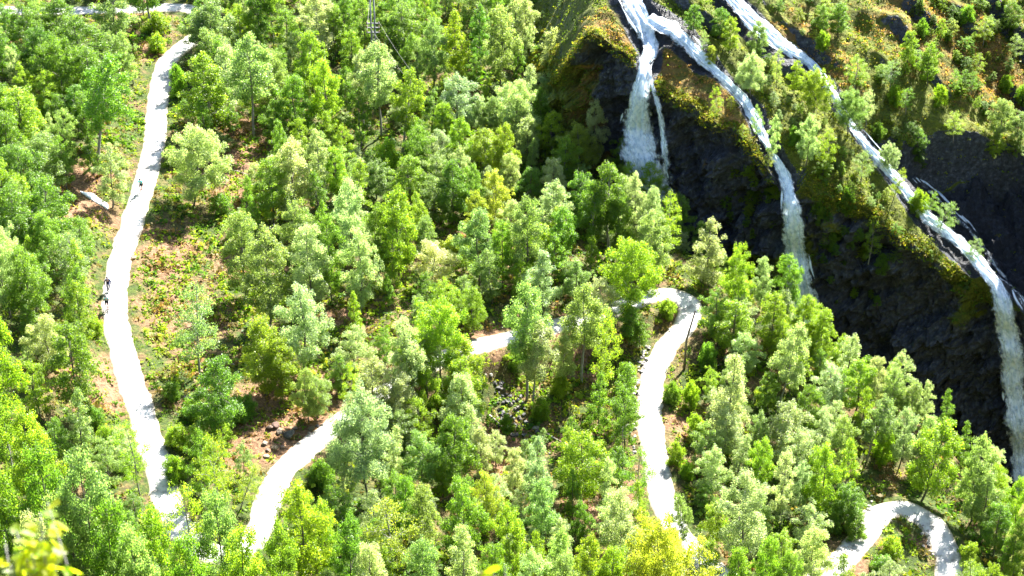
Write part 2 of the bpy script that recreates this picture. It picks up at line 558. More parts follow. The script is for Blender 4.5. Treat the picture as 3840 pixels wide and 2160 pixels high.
# ------------------------------------------------------------------ hillside height field
ctrl_px = [(-300, 300, -126), (0, 300, -127), (250, 250, -128), (450, 150, -128.8), (-300, 700, -125.5), (0, 700, -127), (300, 650, -129.3), (-300, 1100, -125),
           (0, 1100, -127), (250, 1100, -129), (-300, 1600, -125), (0, 1600, -127.5), (250, 1600, -129.8), (0, 2150, -130), (350, 2150, -130.5),
           (420, 1400, -130.2), (380, 900, -129.8),
           (800, 300, -131.6), (800, 700, -132.2), (760, 1100, -132.6), (800, 1450, -133), (750, 1650, -132.6), (1100, 250, -131.5), (1100, 700, -132.6),
           (1100, 1100, -133.4), (1050, 1450, -133.4), (1400, 60, -129), (1400, 500, -132.5), (1400, 1000, -134), (1700, 50, -130), (1700, 500, -133.5),
           (1700, 1000, -135.2), (2000, 500, -134.5), (2000, 900, -136), (2250, 1000, -137), (2000, 1080, -136.2), (1900, 60, -130), (600, 0, -129), (1000, 0, -129.5),
           (1500, 1600, -136), (1300, 1900, -135.5), (1700, 1900, -138), (1850, 1560, -139.5), (2050, 1400, -138.7), (2200, 1300, -138.6), (2300, 1600, -140.5), (2100, 1700, -140.5), (2250, 2000, -141.5),
           (1300, 2150, -136), (1900, 2150, -140), (2700, 1500, -141), (2700, 1800, -142.5), (2900, 1500, -142), (2900, 2000, -144.5), (3200, 1700, -145), (3050, 1950, -145), (3400, 2050, -145.6), (3400, 2150, -146),
           (3750, 2150, -148), (2500, 1040, -138.2), (2620, 1040, -138.6), (2760, 1200, -139.6), (3000, 1400, -142), (3300, 1650, -145), (3600, 1950, -147.5)]
CP3 = [at_z(*c) for c in ctrl_px] + [tuple(p) for p in road_ctrl[::3]]
CP3 += [np.array(p) for p in ((-140, 150, -118), (-150, 250, -117), (-140, 360, -116), (-40, 400, -112), (60, 100, -150), (-60, 90, -133), (0, 90, -140), (95, 130, -152), (40, 420, -108), (-90, 330, -121), (-30, 330, -122))]
CP3 = np.array(CP3)

def tps_fit(P, lam=2.0):
    X = P[:, :2] / 50.0
    n = len(X)
    d2 = ((X[:, None] - X[None]) ** 2).sum(-1)
    Kx = 0.5 * d2 * np.log(d2 + 1e-12)
    A = np.zeros((n + 3, n + 3))
    A[:n, :n] = Kx + lam * 1e-3 * np.eye(n)
    A[:n, n] = 1; A[:n, n + 1:] = X
    A[n, :n] = 1; A[n + 1:, :n] = X.T
    w = np.linalg.solve(A, np.concatenate([P[:, 2], np.zeros(3)]))
    return X, w
TX, TW = tps_fit(CP3)

def tps(X, Y):
    x, y = np.asarray(X, float).ravel() / 50.0, np.asarray(Y, float).ravel() / 50.0
    out = np.empty_like(x)
    for i in range(0, len(x), 20000):
        a, b = x[i:i + 20000], y[i:i + 20000]
        d2 = (a[:, None] - TX[None, :, 0]) ** 2 + (b[:, None] - TX[None, :, 1]) ** 2
        out[i:i + 20000] = (0.5 * d2 * np.log(d2 + 1e-12)) @ TW[:-3] + TW[-3] + TW[-2] * a + TW[-1] * b
    return out.reshape(np.shape(X))

# gorge: everything to the right of / behind this line falls away
GE = np.array([at_z(*c)[:2] for c in ((2140, 430, -137), (2220, 640, -137), (2340, 840, -138), (2460, 985, -138.5), (2600, 1035, -139), (2740, 1110, -140), (2950, 1300, -142),
                                       (3200, 1490, -145), (3450, 1690, -147), (3700, 1900, -149), (3950, 2120, -151))])

def poly_sd(P, X, Y):
    """signed distance to polyline (positive on the right-hand/back side of P's direction reversed) and param index"""
    X, Y = np.asarray(X, float), np.asarray(Y, float)
    best = np.full(X.shape, 1e9); sgn = np.zeros(X.shape); par = np.zeros(X.shape)
    for i in range(len(P) - 1):
        a, b = P[i], P[i + 1]
        d = b - a
        L2 = d @ d
        t = np.clip(((X - a[0]) * d[0] + (Y - a[1]) * d[1]) / L2, 0, 1)
        qx, qy = X - (a[0] + t * d[0]), Y - (a[1] + t * d[1])
        dist = np.hypot(qx, qy)
        m = dist < best
        best = np.where(m, dist, best)
        sgn = np.where(m, np.sign(d[0] * qy - d[1] * qx), sgn)
        par = np.where(m, i + t, par)
    return best * sgn, par

RX, RY, RZ = ROAD[:, 0], ROAD[:, 1], ROAD[:, 2]
def road_near(X, Y):
    """distance to the road centre line and road height there"""
    x, y = np.asarray(X, float).ravel(), np.asarray(Y, float).ravel()
    dmin = np.empty_like(x); zr = np.empty_like(x)
    P = ROAD[::2]
    for i in range(0, len(x), 20000):
        a, b = x[i:i + 20000], y[i:i + 20000]
        d2 = (a[:, None] - P[None, :, 0]) ** 2 + (b[:, None] - P[None, :, 1]) ** 2
        j = d2.argmin(1)
        dmin[i:i + 20000] = np.sqrt(d2[np.arange(len(a)), j]); zr[i:i + 20000] = P[j, 2]
    return dmin.reshape(np.shape(X)), zr.reshape(np.shape(X))

def ground(X, Y):
    X, Y = np.asarray(X, float), np.asarray(Y, float)
    z = tps(X, Y)
    z = z + 0.9 * vfbm(X, Y, 14, 1) + 0.45 * vfbm(X, Y, 4.5, 2)
    dr, zr = road_near(X, Y)
    w = 1 - smooth(ROAD_HW + 0.35, ROAD_HW + 2.6, dr)
    z = z * (1 - w) + (zr - 0.06) * w
    z = z + 0.22 * vfbm(X, Y, 1.5, 3) * smooth(ROAD_HW + 0.2, ROAD_HW + 1.6, dr)
    g, par = poly_sd(GE, X, Y)
    depth = np.interp(par, [0, 1, 3, 6, 10], [3, 9, 20, 30, 40])
    z = z - depth * smooth(1.0, 17.0, g + 1.5 * vfbm(X, Y, 7, 5)) * (1 - 0)
    # the slope the camera stands on
    zs = np.where(Y > 0, -1.75 - 1.06 * Y, -1.75 + 0.25 * np.minimum(-Y, 60)) + 0.5 * vfbm(X, Y, 9, 8) * smooth(3, 12, np.hypot(X, Y))
    zs = zs - 6 * smooth(70, 125, Y) * 0
    return np.maximum(z, zs)

def axis(segs):
    out = []
    for a, b, s in segs:
        out += list(np.arange(a, b, s))
    out.append(segs[-1][1])
    return np.array(out)
gx = axis([(-420, -140, 20), (-140, -84, 4), (-84, 80, 0.5), (80, 140, 4), (140, 420, 20)])
gy = axis([(-120, -20, 10), (-20, 40, 2), (40, 118, 4), (118, 318, 0.5), (318, 380, 4), (380, 600, 20)])
GX, GY = np.meshgrid(gx, gy)
GZ = ground(GX, GY)
# bracken and bare-soil spots: (pixel x, pixel y, radius in metres, strength)
soil_px = [(330, 760, 3.5, .42), (330, 880, 4, .4), (400, 1480, 4, .45), (370, 1560, 3, .4), (660, 960, 4, .36), (610, 930, 3, .36), (700, 1180, 5, .3), (640, 1060, 4, .3),
           (900, 620, 5, .42), (940, 520, 4, .35), (860, 760, 3, .3), (1040, 1620, 4, .5), (1120, 1580, 4, .45), (960, 1680, 4, .5), (1000, 1480, 3, .3), (1180, 1450, 4, .3),
           (1900, 1480, 3.5, .45), (1850, 1560, 3, .4), (2300, 1720, 3, .5), (2330, 1650, 3, .3), (1300, 1180, 3, .35), (2120, 1180, 4, .3), (1850, 1200, 3, .3), (480, 120, 4, .35), (560, 250, 3, .35),
           (40, 260, 4, .35), (30, 520, 3, .3), (3230, 1830, 3, .45), (3420, 2000, 3, .35), (2560, 1400, 3, .2), (900, 1000, 4, .2), (760, 1250, 4, .25), (700, 1330, 4, .2), (1500, 1420, 4, .2)]
def soil_at(X, Y):
    s = np.zeros(np.shape(X))
    for px, py, r, st in soil_px:
        c = at_z(px, py, -133)
        s = np.maximum(s, st * np.exp(-((X - c[0]) ** 2 + (Y - c[1]) ** 2) / (r * r)))
    return s + 0.12 * vfbm(X, Y, 9, 12)
me = np_mesh('hillside', np.stack([GX, GY, GZ], -1).reshape(-1, 3), grid_faces(len(gy), len(gx)), True)
point_attr(me, 'soil', soil_at(GX, GY).ravel())
hill = link('hillside', me, None, M_GROUND)
tag(hill, 'wooded hillside of green undergrowth and brown bracken between the road bends', 'hillside', kind='structure')

def hit_ground(px, py, fn=ground, t0=150.0, t1=420.0):
    r = ray(px, py)
    ts = np.arange(t0, t1, 0.5)
    P = r[None] * ts[:, None]
    d = P[:, 2] - fn(P[:, 0], P[:, 1])
    i = np.argmax(d < 0)
    if d[i] >= 0: i = len(ts) - 1
    if i == 0: i = 1
    a = d[i - 1] / (d[i - 1] - d[i] + 1e-9)
    return P[i - 1] * (1 - a) + P[i] * a

# ------------------------------------------------------------------ road
T = np.gradient(ROAD[:, :2], axis=0)
T /= np.linalg.norm(T, axis=1)[:, None]
SIDE = np.stack([T[:, 1], -T[:, 0]], 1)
sarc = np.arange(len(ROAD)) * 0.5
cols = np.array([-1.12, -1.0, -0.85, -0.5, -0.2, 0, 0.2, 0.5, 0.85, 1.0, 1.12])
V = np.zeros((len(ROAD), len(cols), 3)); E = np.zeros((len(ROAD), len(cols)))
for j, c in enumerate(cols):
    nz = np.array([mn.noise(Vector((s * 0.35, 3.1 * np.sign(c), 0))) + 0.6 * mn.noise(Vector((s * 1.3, 9.1 * np.sign(c), 4))) for s in sarc])
    hw = (ROAD_HW + 0.30 * nz) * c
    V[:, j, 0] = ROAD[:, 0] + SIDE[:, 0] * hw
    V[:, j, 1] = ROAD[:, 1] + SIDE[:, 1] * hw
    V[:, j, 2] = ROAD[:, 2] + 0.05 * (1 - c * c) + (-0.16 if abs(c) > 1.05 else 0.0) + 0.012 * nz
    E[:, j] = abs(c)
me = np_mesh('road', V.reshape(-1, 3), grid_faces(len(ROAD), len(cols))[:, ::-1], True)
point_attr(me, 'edge', E.ravel())
tag(link('road', me, None, M_ROAD), 'pale gravel road winding in hairpin bends down the wooded hillside', 'road', kind='structure')

# ------------------------------------------------------------------ mountain beyond the gorge
MX0, MY0, MZ0 = 65.3, 222.0, -144.6
MGX, MGY = -0.35, 0.60
def m_plane(x, y): return MZ0 + MGY * (y - MY0) + MGX * (x - MX0)
def at_m(px, py, dz=0.0):
    r = ray(px, py)
    t = (MZ0 + dz - MGY * MY0 - MGX * MX0) / (r[2] - MGY * r[1] - MGX * r[0])
    return r * t
EV, NV = np.array((0.77, -0.638)), np.array((0.638, 0.77))
def to_en(x, y): return x * EV[0] + y * EV[1], x * NV[0] + y * NV[1]
def to_xy(e, n): return e * EV[0] + n * NV[0], e * EV[1] + n * NV[1]

edge_px = [(2075, -60), (2120, 15), (2175, 75), (2245, 140), (2325, 180), (2385, 222), (2418, 240), (2450, 258), (2520, 345), (2640, 430), (2745, 505), (2835, 575), (2905, 655),
           (2960, 715), (3010, 700), (3082, 750), (3194, 808), (3305, 845), (3380, 895), (3492, 965), (3589, 995), (3671, 1025), (3710, 1055), (3755, 1092), (3850, 1170), (4000, 1300)]
edge_xy = [(-26, 330), (-9, 296), (1.5, 272)] + [tuple(at_m(*p)[:2]) for p in edge_px] + [(95, 205), (130, 180)]
ee = np.array([to_en(*p) for p in edge_xy])
o = np.argsort(ee[:, 0]); ee = ee[o]
def edge_n(e): return np.interp(e, ee[:, 0], ee[:, 1]) + 1.3 * vfbm(e, e * 0, 6, 21) + 0.8 * vfbm(e, e * 0, 1.7, 22)

W3 = 3840 / 2576
streamA = [(1572, -60, 75), (1580, -20, 80), (1602, 30, 78), (1625, 78, 66), (1634, 125, 44), (1622, 160, 34)]
fallA = [(1622, 160, 34), (1617, 190, 38), (1611, 230, 48), (1605, 280, 68), (1606, 340, 94), (1620, 400, 118), (1634, 450, 126), (1644, 500, 126), (1650, 560, 96), (1655, 640, 90)]
streamB = [(1632, 45, 60), (1660, 62, 62), (1695, 80, 58), (1745, 130, 46), (1800, 186, 40), (1860, 243, 36), (1893, 290, 42), (1915, 340, 36), (1938, 385, 26), (1965, 432, 38), (1985, 480, 40)]
fallB = [(1985, 480, 40), (1992, 530, 54), (1998, 600, 66), (2007, 680, 78), (2022, 760, 86), (2035, 830, 90), (2045, 920, 92)]
streamC = [(1790, -60, 44), (1822, -20, 44), (1872, 32, 62), (1932, 88, 62), (1990, 132, 48), (2042, 168, 36), (2088, 230, 30), (2122, 290, 28), (2152, 335, 32), (2190, 382, 40),
           (2258, 458, 40), (2330, 545, 44), (2420, 620, 42), (2478, 690, 48), (2512, 733, 54)]
fallC = [(2512, 733, 54), (2524, 770, 60), (2536, 830, 68), (2546, 900, 72), (2552, 980, 70), (2560, 1060, 70), (2568, 1130, 70), (2574, 1200, 72), (2580, 1270, 74)]
streamD = [(2290, 445, 12), (2345, 490, 26), (2400, 545, 34), (2450, 600, 30), (2500, 668, 30), (2545, 725, 34), (2590, 800, 30)]
def s_world(S): return np.array([np.append(at_m(a * W3, b * W3), w * W3) for a, b, w in S])
SW = [s_world(s) for s in (streamA, streamB, streamC, streamD)]

ledge_px = [(3150, 360), (3216, 440), (3300, 520), (3380, 560), (3492, 550), (3619, 552), (3750, 560), (3900, 570), (4100, 585)]
ledge_en = np.array([to_en(*at_m(*p)[:2]) for p in ledge_px])
cen = np.array([to_en(*q[:2]) for q in SW[2]])
cen = cen[np.argsort(cen[:, 0])]
BANDS = [(6.0, 2.6, 31), (11.0, 2.0, 37), (19.0, 3.0, 41), (27.0, 2.4, 43), (36.0, 3.0, 47)]

def m_height(e, n):
    """mountain surface: steep mossy slope with rock bands, gullies for the streams"""
    x, y = to_xy(e, n)
    z = m_plane(x, y)
    cap = -131.0 + 15.0 * smooth(1, 11.5, x) + 0.10 * (n - edge_n(e)) + 3.0 * smooth(4, 30, x)
    wl = 1 - smooth(6.0, 26.0, x - 0.2 * (y - 250))
    z = z * (1 - wl) + np.minimum(z, cap) * wl
    z = z + 1.8 * vfbm(x, y, 16, 51) + 2.3 * vfbm(e * 0.5, n, 6.5, 56) + 34.0 * smooth(75, 88, x) * (1 - smooth(252, 278, y)) + 0.75 * vfbm(e * 0.6, n, 2.6, 52) + 0.25 * vfbm(x, y, 1.2, 53)
    # stepped strata running down with the slope
    q = n + 0.10 * e + 6.0 * vfbm(e, n, 26, 54) + 1.2 * vfbm(e, n, 5, 57)
    ph = (q / 6.4) % 1.0
    amp = 2.6 * smooth(0.1, 1, vfbm(e, n, 8, 55) + 0.45)
    z = z + amp * (smooth(0.0, 0.14, ph) * (1 - ph) * 1.16 - 0.35) * smooth(4, 9, n - edge_n(e))
    # the recess below the big ledge right of the third stream
    ln = np.interp(e, ledge_en[:, 0], ledge_en[:, 1]) + 3.0 * vfbm(e, e * 0, 7, 61) + 1.0 * vfbm(e, e * 0, 1.8, 63)
    cn = np.interp(e, cen[:, 0], cen[:, 1])
    inb = smooth(2.2, 4.5, n - cn) * (1 - smooth(-1.0, 0.8, n - ln)) * smooth(ledge_en[0, 0] - 2, ledge_en[0, 0] + 8, e)
    blk = np.floor(2.2 * vfbm(e * 1.0 + n, n - 0.4 * e, 4.5, 64) + 0.5) * 1.3 + np.floor(2.0 * vfbm(e + n, n - e, 1.9, 65) + 0.5) * 0.55
    z = z - inb * (7.0 + 2.6 * vfbm(e, n, 6, 62) + blk)
    for S, dep in zip(SW, (0.5, 0.4, 0.5, 0.2)):
        d, par = poly_sd(S[:, :2], x, y)
        hw = np.interp(par, np.arange(len(S)), S[:, 3]) / 27.0 / 2
        z = z - dep * (1 - smooth(hw * 0.7, hw * 1.25 + 0.5, np.abs(d)))
    return z

def mountain_z(x, y):
    e, n = to_en(np.asarray(x, float), np.asarray(y, float))
    return np.where(n > edge_n(e), m_height(e, n), -400.0)

es = axis([(-330, -215, 4), (-215, -60, 0.3), (-60, 40, 4)])
gz_drop = np.interp(es, [-330, -190, -170, -150, -125, -100, 40], [40, 40, 34, 34, 36, 40, 40])
tc_ = np.linspace(0, 1, 84)                                  # cliff rows, bottom to edge
nn = np.concatenate([np.arange(0.15, 30, 0.33), np.arange(30, 66, 0.5), np.arange(66, 140, 4)])
EG = es[:, None]
en0 = edge_n(es)
ez = m_height(es, en0 + 0.15)
rows_e, rows_n, rows_z = [], [], []
xe, ye = to_xy(es, en0)
for t in tc_:
    zz = ez - gz_drop * (1 - t)
    off = -3.2 * (1 - t) ** 1.3
    rows_e.append(es.copy()); rows_n.append(en0 + off); rows_z.append(zz)
for d in nn:
    rows_e.append(es.copy()); rows_n.append(en0 + d); rows_z.append(m_height(es, en0 + d))
ME, MN, MZ = np.array(rows_e), np.array(rows_n), np.array(rows_z)
# rugged cliff face: push along n and z with 3-D noise (blocks, cracks, overhangs)
ncl = len(tc_)
fade = np.sin(np.clip(tc_, 0, 1) * math.pi * 0.5)
for i in range(ncl):
    a = min(1.0, (1 - tc_[i]) * 9)
    for j in range(len(es)):
        if not (-216 < es[j] < -58): continue
        p = Vector((es[j], MN[i, j] * 0.3, MZ[i, j]))
        v = 2.2 * mn.noise(p * 0.15) + 0.9 * mn.noise(p * 0.4 + Vector((7, 1, 3)))
        w_ = 0.6 * mn.noise(p * 0.5)
        px_, pz_ = p.x + 0.45 * p.z + w_, p.z - 0.55 * p.x + w_          # joints run slantwise, as the bedding does
        c = 1.5 * mn.cell(Vector((px_ * 0.22, 0.0, pz_ * 0.30))) + 0.9 * mn.cell(Vector((px_ * 0.55, 3.0, pz_ * 0.62))) + 0.45 * mn.cell(Vector((px_ * 1.2, 5.0, pz_ * 1.4)))
        f = 0.35 * mn.noise(p * 1.3) + 0.22 * mn.noise(p * 3.0)
        MN[i, j] -= a * (v + 1.0 * (c - 1.4) + f)
        MZ[i, j] += a * 0.35 * mn.noise(p * 0.8 + Vector((3, 3, 3)))
MXX, MYY = to_xy(ME, MN)
me = np_mesh('mountainside', np.stack([MXX, MYY, MZ], -1).reshape(-1, 3), grid_faces(*ME.shape), True)
# moss cover: on gentle ground and in patches on the cliff, thin in the recess and stream beds
Pv = np.stack([MXX, MYY, MZ], -1)
du = np.gradient(Pv, axis=1); dv = np.gradient(Pv, axis=0)
nv = np.cross(du, dv); nv /= np.linalg.norm(nv, axis=-1)[..., None] + 1e-9
steep = np.abs(nv[..., 2])
moss = smooth(0.38, 0.64, steep) * 0.64 + 0.13
moss[:ncl] = 0.10 + 0.58 * smooth(0.2, 0.75, vfbm(ME[:ncl], MZ[:ncl], 9, 71) + 0.25) + 0.3 * smooth(0.86, 1.0, np.repeat(tc_[:, None], len(es), 1))
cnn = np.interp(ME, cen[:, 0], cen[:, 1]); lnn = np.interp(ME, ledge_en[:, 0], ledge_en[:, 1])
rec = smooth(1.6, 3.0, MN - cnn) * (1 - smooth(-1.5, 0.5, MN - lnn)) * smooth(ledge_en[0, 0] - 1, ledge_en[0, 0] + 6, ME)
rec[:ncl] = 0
moss = moss - 0.60 * rec
moss[ncl:] += 0.42 * (1 - smooth(13, 18, MXX[ncl:]))
wet_shade_mask = rec.copy()  # shade of the recess, painted as darker rock
wet_shade_mask[:ncl] = 0.15 + 0.5 * smooth(-.2, .5, vfbm(ME[:ncl], MZ[:ncl], 7, 141)) - 0.5 * smooth(0.72, 0.98, np.repeat(tc_[:, None], len(es), 1))  # cliff face darkened in patches, less towards the rim
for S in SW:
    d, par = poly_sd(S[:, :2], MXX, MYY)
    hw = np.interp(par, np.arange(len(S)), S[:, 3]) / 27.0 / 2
    wet = 1 - smooth(hw, hw + 1.0, np.abs(d)); wet[:ncl] = 0  # wet rock along the streams
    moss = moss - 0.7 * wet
    wet_shade_mask = np.maximum(wet_shade_mask, wet)
sm = np.ones(len(me.polygons), dtype=bool); sm[:(ncl - 1) * (len(es) - 1)] = False
me.polygons.foreach_set('use_smooth', sm)
point_attr(me, 'moss', moss.ravel())
brn = -0.10 + 0.12 * vfbm(ME, MN, 14, 81)
brn[:ncl] = -0.12 + 0.2 * vfbm(ME[:ncl], MZ[:ncl], 8, 83)
bcs = [(2600, 300, 5, .30), (2720, 420, 5, .30), (2500, 220, 4, .30), (2250, 60, 4, .26), (2330, 130, 3, .3), (3050, 120, 6, .25), (3500, 150, 9, .26), (3700, 230, 10, .28), (3350, 80, 8, .2), (3150, 280, 5, .2), (2960, 130, 4, .25)]
for px, py, r, st in bcs:
    c = at_m(px, py)
    brn = np.maximum(brn, st * np.exp(-((MXX - c[0]) ** 2 + (MYY - c[1]) ** 2) / (r * r)))
point_attr(me, 'brown', brn.ravel()); point_attr(me, 'wet', np.clip(wet_shade_mask, 0, 1).ravel())
from mathutils.bvhtree import BVHTree
_v = Pv.reshape(-1, 3).tolist()
MBVH = BVHTree.FromPolygons(_v, grid_faces(*ME.shape).tolist())
def hit_mountain(px, py):
    d = Vector(ray(px, py)).normalized()
    h = MBVH.ray_cast(Vector((0, 0, 0)), d, 600)
    if h[0] is None:
        p = Vector(at_m(px, py)); return np.array(p), p.length
    return np.array(h[0]), h[3]
tag(link('mountainside', me, None, M_MOUNT), 'steep mossy mountainside breaking off in dark cliffs above the gorge', 'mountainside', kind='structure')

# ------------------------------------------------------------------ waterfalls and streams
def water_strip(P, wpx, side_dirs, norms, seed, layers=2, dens=0.62, fall_from=None, strands=0.35):
    """P (n,3) centre line, wpx width in photo px; returns verts, faces, uv, density"""
    VV, FF, UU, DD = [], [], [], []
    n = len(P); nc = 26
    s = np.concatenate([[0], np.cumsum(np.linalg.norm(np.diff(P, axis=0), axis=1))])
    for l in range(layers):
        u = np.linspace(-1, 1, nc)
        base = len(VV) * 0 + sum(len(v) for v in VV)
        hw = np.array([w / px_per_m(p) / 2 for w, p in zip(wpx, P)]) * (1.14 - 0.28 * l)
        en1 = np.array([mn.noise(Vector((q * 0.45, seed + l * 7.7, 1.3))) for q in s]) * 0.22 + np.array([mn.noise(Vector((q * 1.6, seed + 8, 6.3))) for q in s]) * 0.18
        en2 = np.array([mn.noise(Vector((q * 0.45, seed + l * 7.7, 9.3))) for q in s]) * 0.22 + np.array([mn.noise(Vector((q * 1.6, seed + 2, 3.3))) for q in s]) * 0.18
        lo, hi = -1 - en1, 1 + en2
        X = (lo[:, None] + (hi - lo)[:, None] * (u[None] + 1) / 2) * hw[:, None]
        disp = np.zeros_like(X)
        for i in range(n):
            for j in range(nc):
                disp[i, j] = 0.16 * mn.noise(Vector((X[i, j] * 1.3, s[i] * 0.28, seed + l * 3.1))) + 0.10 * mn.noise(Vector((X[i, j] * 3.5, s[i] * 0.8, seed + 5)))
        V = P[:, None] + side_dirs[:, None] * X[..., None] + norms[:, None] * (disp * 2.0 + 0.12 + 0.22 * l + 0.20 * (1 - u[None] ** 2))[..., None]
        VV.append(V.reshape(-1, 3)); FF.append(grid_faces(n, nc) + base)
        UU.append(np.stack([X + seed * 3 + l * 11, np.repeat(s[:, None], nc, 1)], -1).reshape(-1, 2))
        d = dens - 0.08 * l - 0.60 * np.abs(u[None]) ** 1.9 + 0.08 + np.zeros_like(X)
        if fall_from is not None:
            fr = smooth(0, 1, np.clip((s - fall_from) / (s[-1] - fall_from + 1e-6), 0, 1))
            d = d - 0.12 * fr[:, None]
        DD.append(d.ravel())
    # loose strands that fray the sheet's edges
    rdw = random.Random(int(seed * 100))
    hw0 = np.array([w / px_per_m(p) / 2 for w, p in zip(wpx, P)])
    L_ = s[-1]
    for k_ in range(int(L_ * strands)):
        s0 = rdw.uniform(-2, L_ - 1); ln = rdw.uniform(2.0, 9.0)
        ii = np.where((s >= s0) & (s <= s0 + ln))[0]
        if len(ii) < 5: continue
        uc = max(-1.05, min(1.05, rdw.gauss(0, .65))); w0 = rdw.uniform(.06, .20); sd_ = rdw.uniform(0, 99)
        t = (s[ii] - s[ii[0]]) / (s[ii[-1]] - s[ii[0]] + 1e-6)
        dr_ = np.array([.25 * mn.noise(Vector((q * .5, sd_, 0))) for q in s[ii]])
        base = sum(len(v) for v in VV)
        u4 = np.array((-1, -.35, .35, 1))
        X = (uc * hw0[ii] + dr_)[:, None] + u4[None] * (w0 * (0.35 + np.sin(np.clip(t, 0, 1) * math.pi)))[:, None]
        off = 0.30 + rdw.uniform(0, .35)
        V = P[ii][:, None] + side_dirs[ii][:, None] * X[..., None] + norms[ii][:, None] * (off + 0.06 * (1 - u4[None] ** 2) + np.zeros_like(X))[..., None]
        VV.append(V.reshape(-1, 3)); FF.append(grid_faces(len(ii), 4) + base)
        UU.append(np.stack([X * 1.6 + sd_, np.repeat(s[ii][:, None], 4, 1)], -1).reshape(-1, 2))
        d = 0.62 - 0.30 * np.abs(u4[None]) ** 2 - 0.38 * (1 - np.sin(np.clip(t, 0, 1) * math.pi))[:, None] + np.zeros_like(X)
        DD.append(d.ravel())
    return np.vstack(VV), np.vstack(FF), np.vstack(UU), np.concatenate(DD)

def make_water(name, S, Fa, seed, label, lipback=0.0, dens=0.62, layers=2):
    C = resample(np.array([[a * W3, b * W3, w * W3] for a, b, w in S + (Fa[1:] if Fa else [])]), 9.0)
    nst = int(np.argmin((C[:, 0] - S[-1][0] * W3) ** 2 + (C[:, 1] - S[-1][1] * W3) ** 2)) if Fa else len(C)
    dist = []
    for i, (a, b, w) in enumerate(C):
        ds = [hit_mountain(a + f * w, b)[1] for f in (-.3, 0, .3)] if i >= nst else [hit_mountain(a, b)[1]]
        dist.append(min(ds) - (0.55 if i >= nst else 0.30))
    dist = np.array(dist)
    q = dist.copy()
    for i in range(nst, len(q)):                      # falling water stays clear of the rock
        q[i] = dist[max(nst - 1, i - 6):i + 7].min()
    for _ in range(14): q[1:-1] = 0.5 * q[1:-1] + 0.25 * (q[:-2] + q[2:])
    q[:nst] = np.minimum(q[:nst], dist[:nst] + 0.1)
    for _ in range(3): q[1:-1] = 0.5 * q[1:-1] + 0.25 * (q[:-2] + q[2:])
    pts = np.array([ray(a, b) / np.linalg.norm(ray(a, b)) * t for (a, b, w), t in zip(C, q)])
    wid = list(C[:, 2])
    n = len(pts)
    Tn = np.gradient(pts, axis=0); Tn /= np.linalg.norm(Tn, axis=1)[:, None] + 1e-9
    sd = np.zeros_like(pts); nr = np.zeros_like(pts)
    Mn = np.array((-MGX, -MGY, 1.0)); Mn /= np.linalg.norm(Mn)
    for i in range(n):
        nn_ = Mn if i < nst else np.array((-0.25, -0.95, 0.12))
        s_ = np.cross(Tn[i], nn_); s_ /= np.linalg.norm(s_) + 1e-9
        if i >= nst: s_ = np.array((0.97, -0.24, 0.0))
        elif s_[0] < 0: s_ = -s_
        sd[i] = s_; nr[i] = nn_
    for _ in range(6):
        sd[1:-1] = 0.5 * sd[1:-1] + 0.25 * (sd[:-2] + sd[2:]); nr[1:-1] = 0.5 * nr[1:-1] + 0.25 * (nr[:-2] + nr[2:])
    sl = np.concatenate([[0], np.cumsum(np.linalg.norm(np.diff(pts, axis=0), axis=1))])
    v, f, uv, dd = water_strip(pts, wid, sd, nr, seed, layers, dens, sl[nst - 1] if Fa else None)
    me = np_mesh(name, v, f, True)
    ul = me.uv_layers.new(name='UVMap')
    li = np.empty(len(me.loops), dtype=np.int32); me.loops.foreach_get('vertex_index', li)
    ul.data.foreach_set('uv', uv[li].astype(np.float32).ravel())
    point_attr(me, 'flow', dd)
    o = link(name, me, None, M_WATER)
    return tag(o, label, 'waterfall', kind='structure')

make_water('waterfall', streamA, fallA, 1.0, 'tall white waterfall plunging beside the brown mossy bluff', dens=0.66)
make_water('waterfall', streamB, fallB, 2.0, 'narrow waterfall running down past the bluff into the dark gorge', dens=0.64)
make_water('waterfall', streamC, fallC, 3.0, 'long waterfall at the right edge sliding down the mossy slope', dens=0.62)
make_water('waterfall', streamD, None, 4.0, 'thin veil of water over dark rock beside the long waterfall', dens=0.30, layers=1)
make_water('waterfall', [(1634, 196, 10), (1642, 215, 14)], [(1642, 215, 14), (1652, 245, 20), (1664, 300, 24), (1672, 360, 30), (1678, 430, 36), (1676, 500, 40), (1676, 580, 44)], 5.0,
           'thin side strand right of the tall white waterfall', dens=0.48, layers=1)

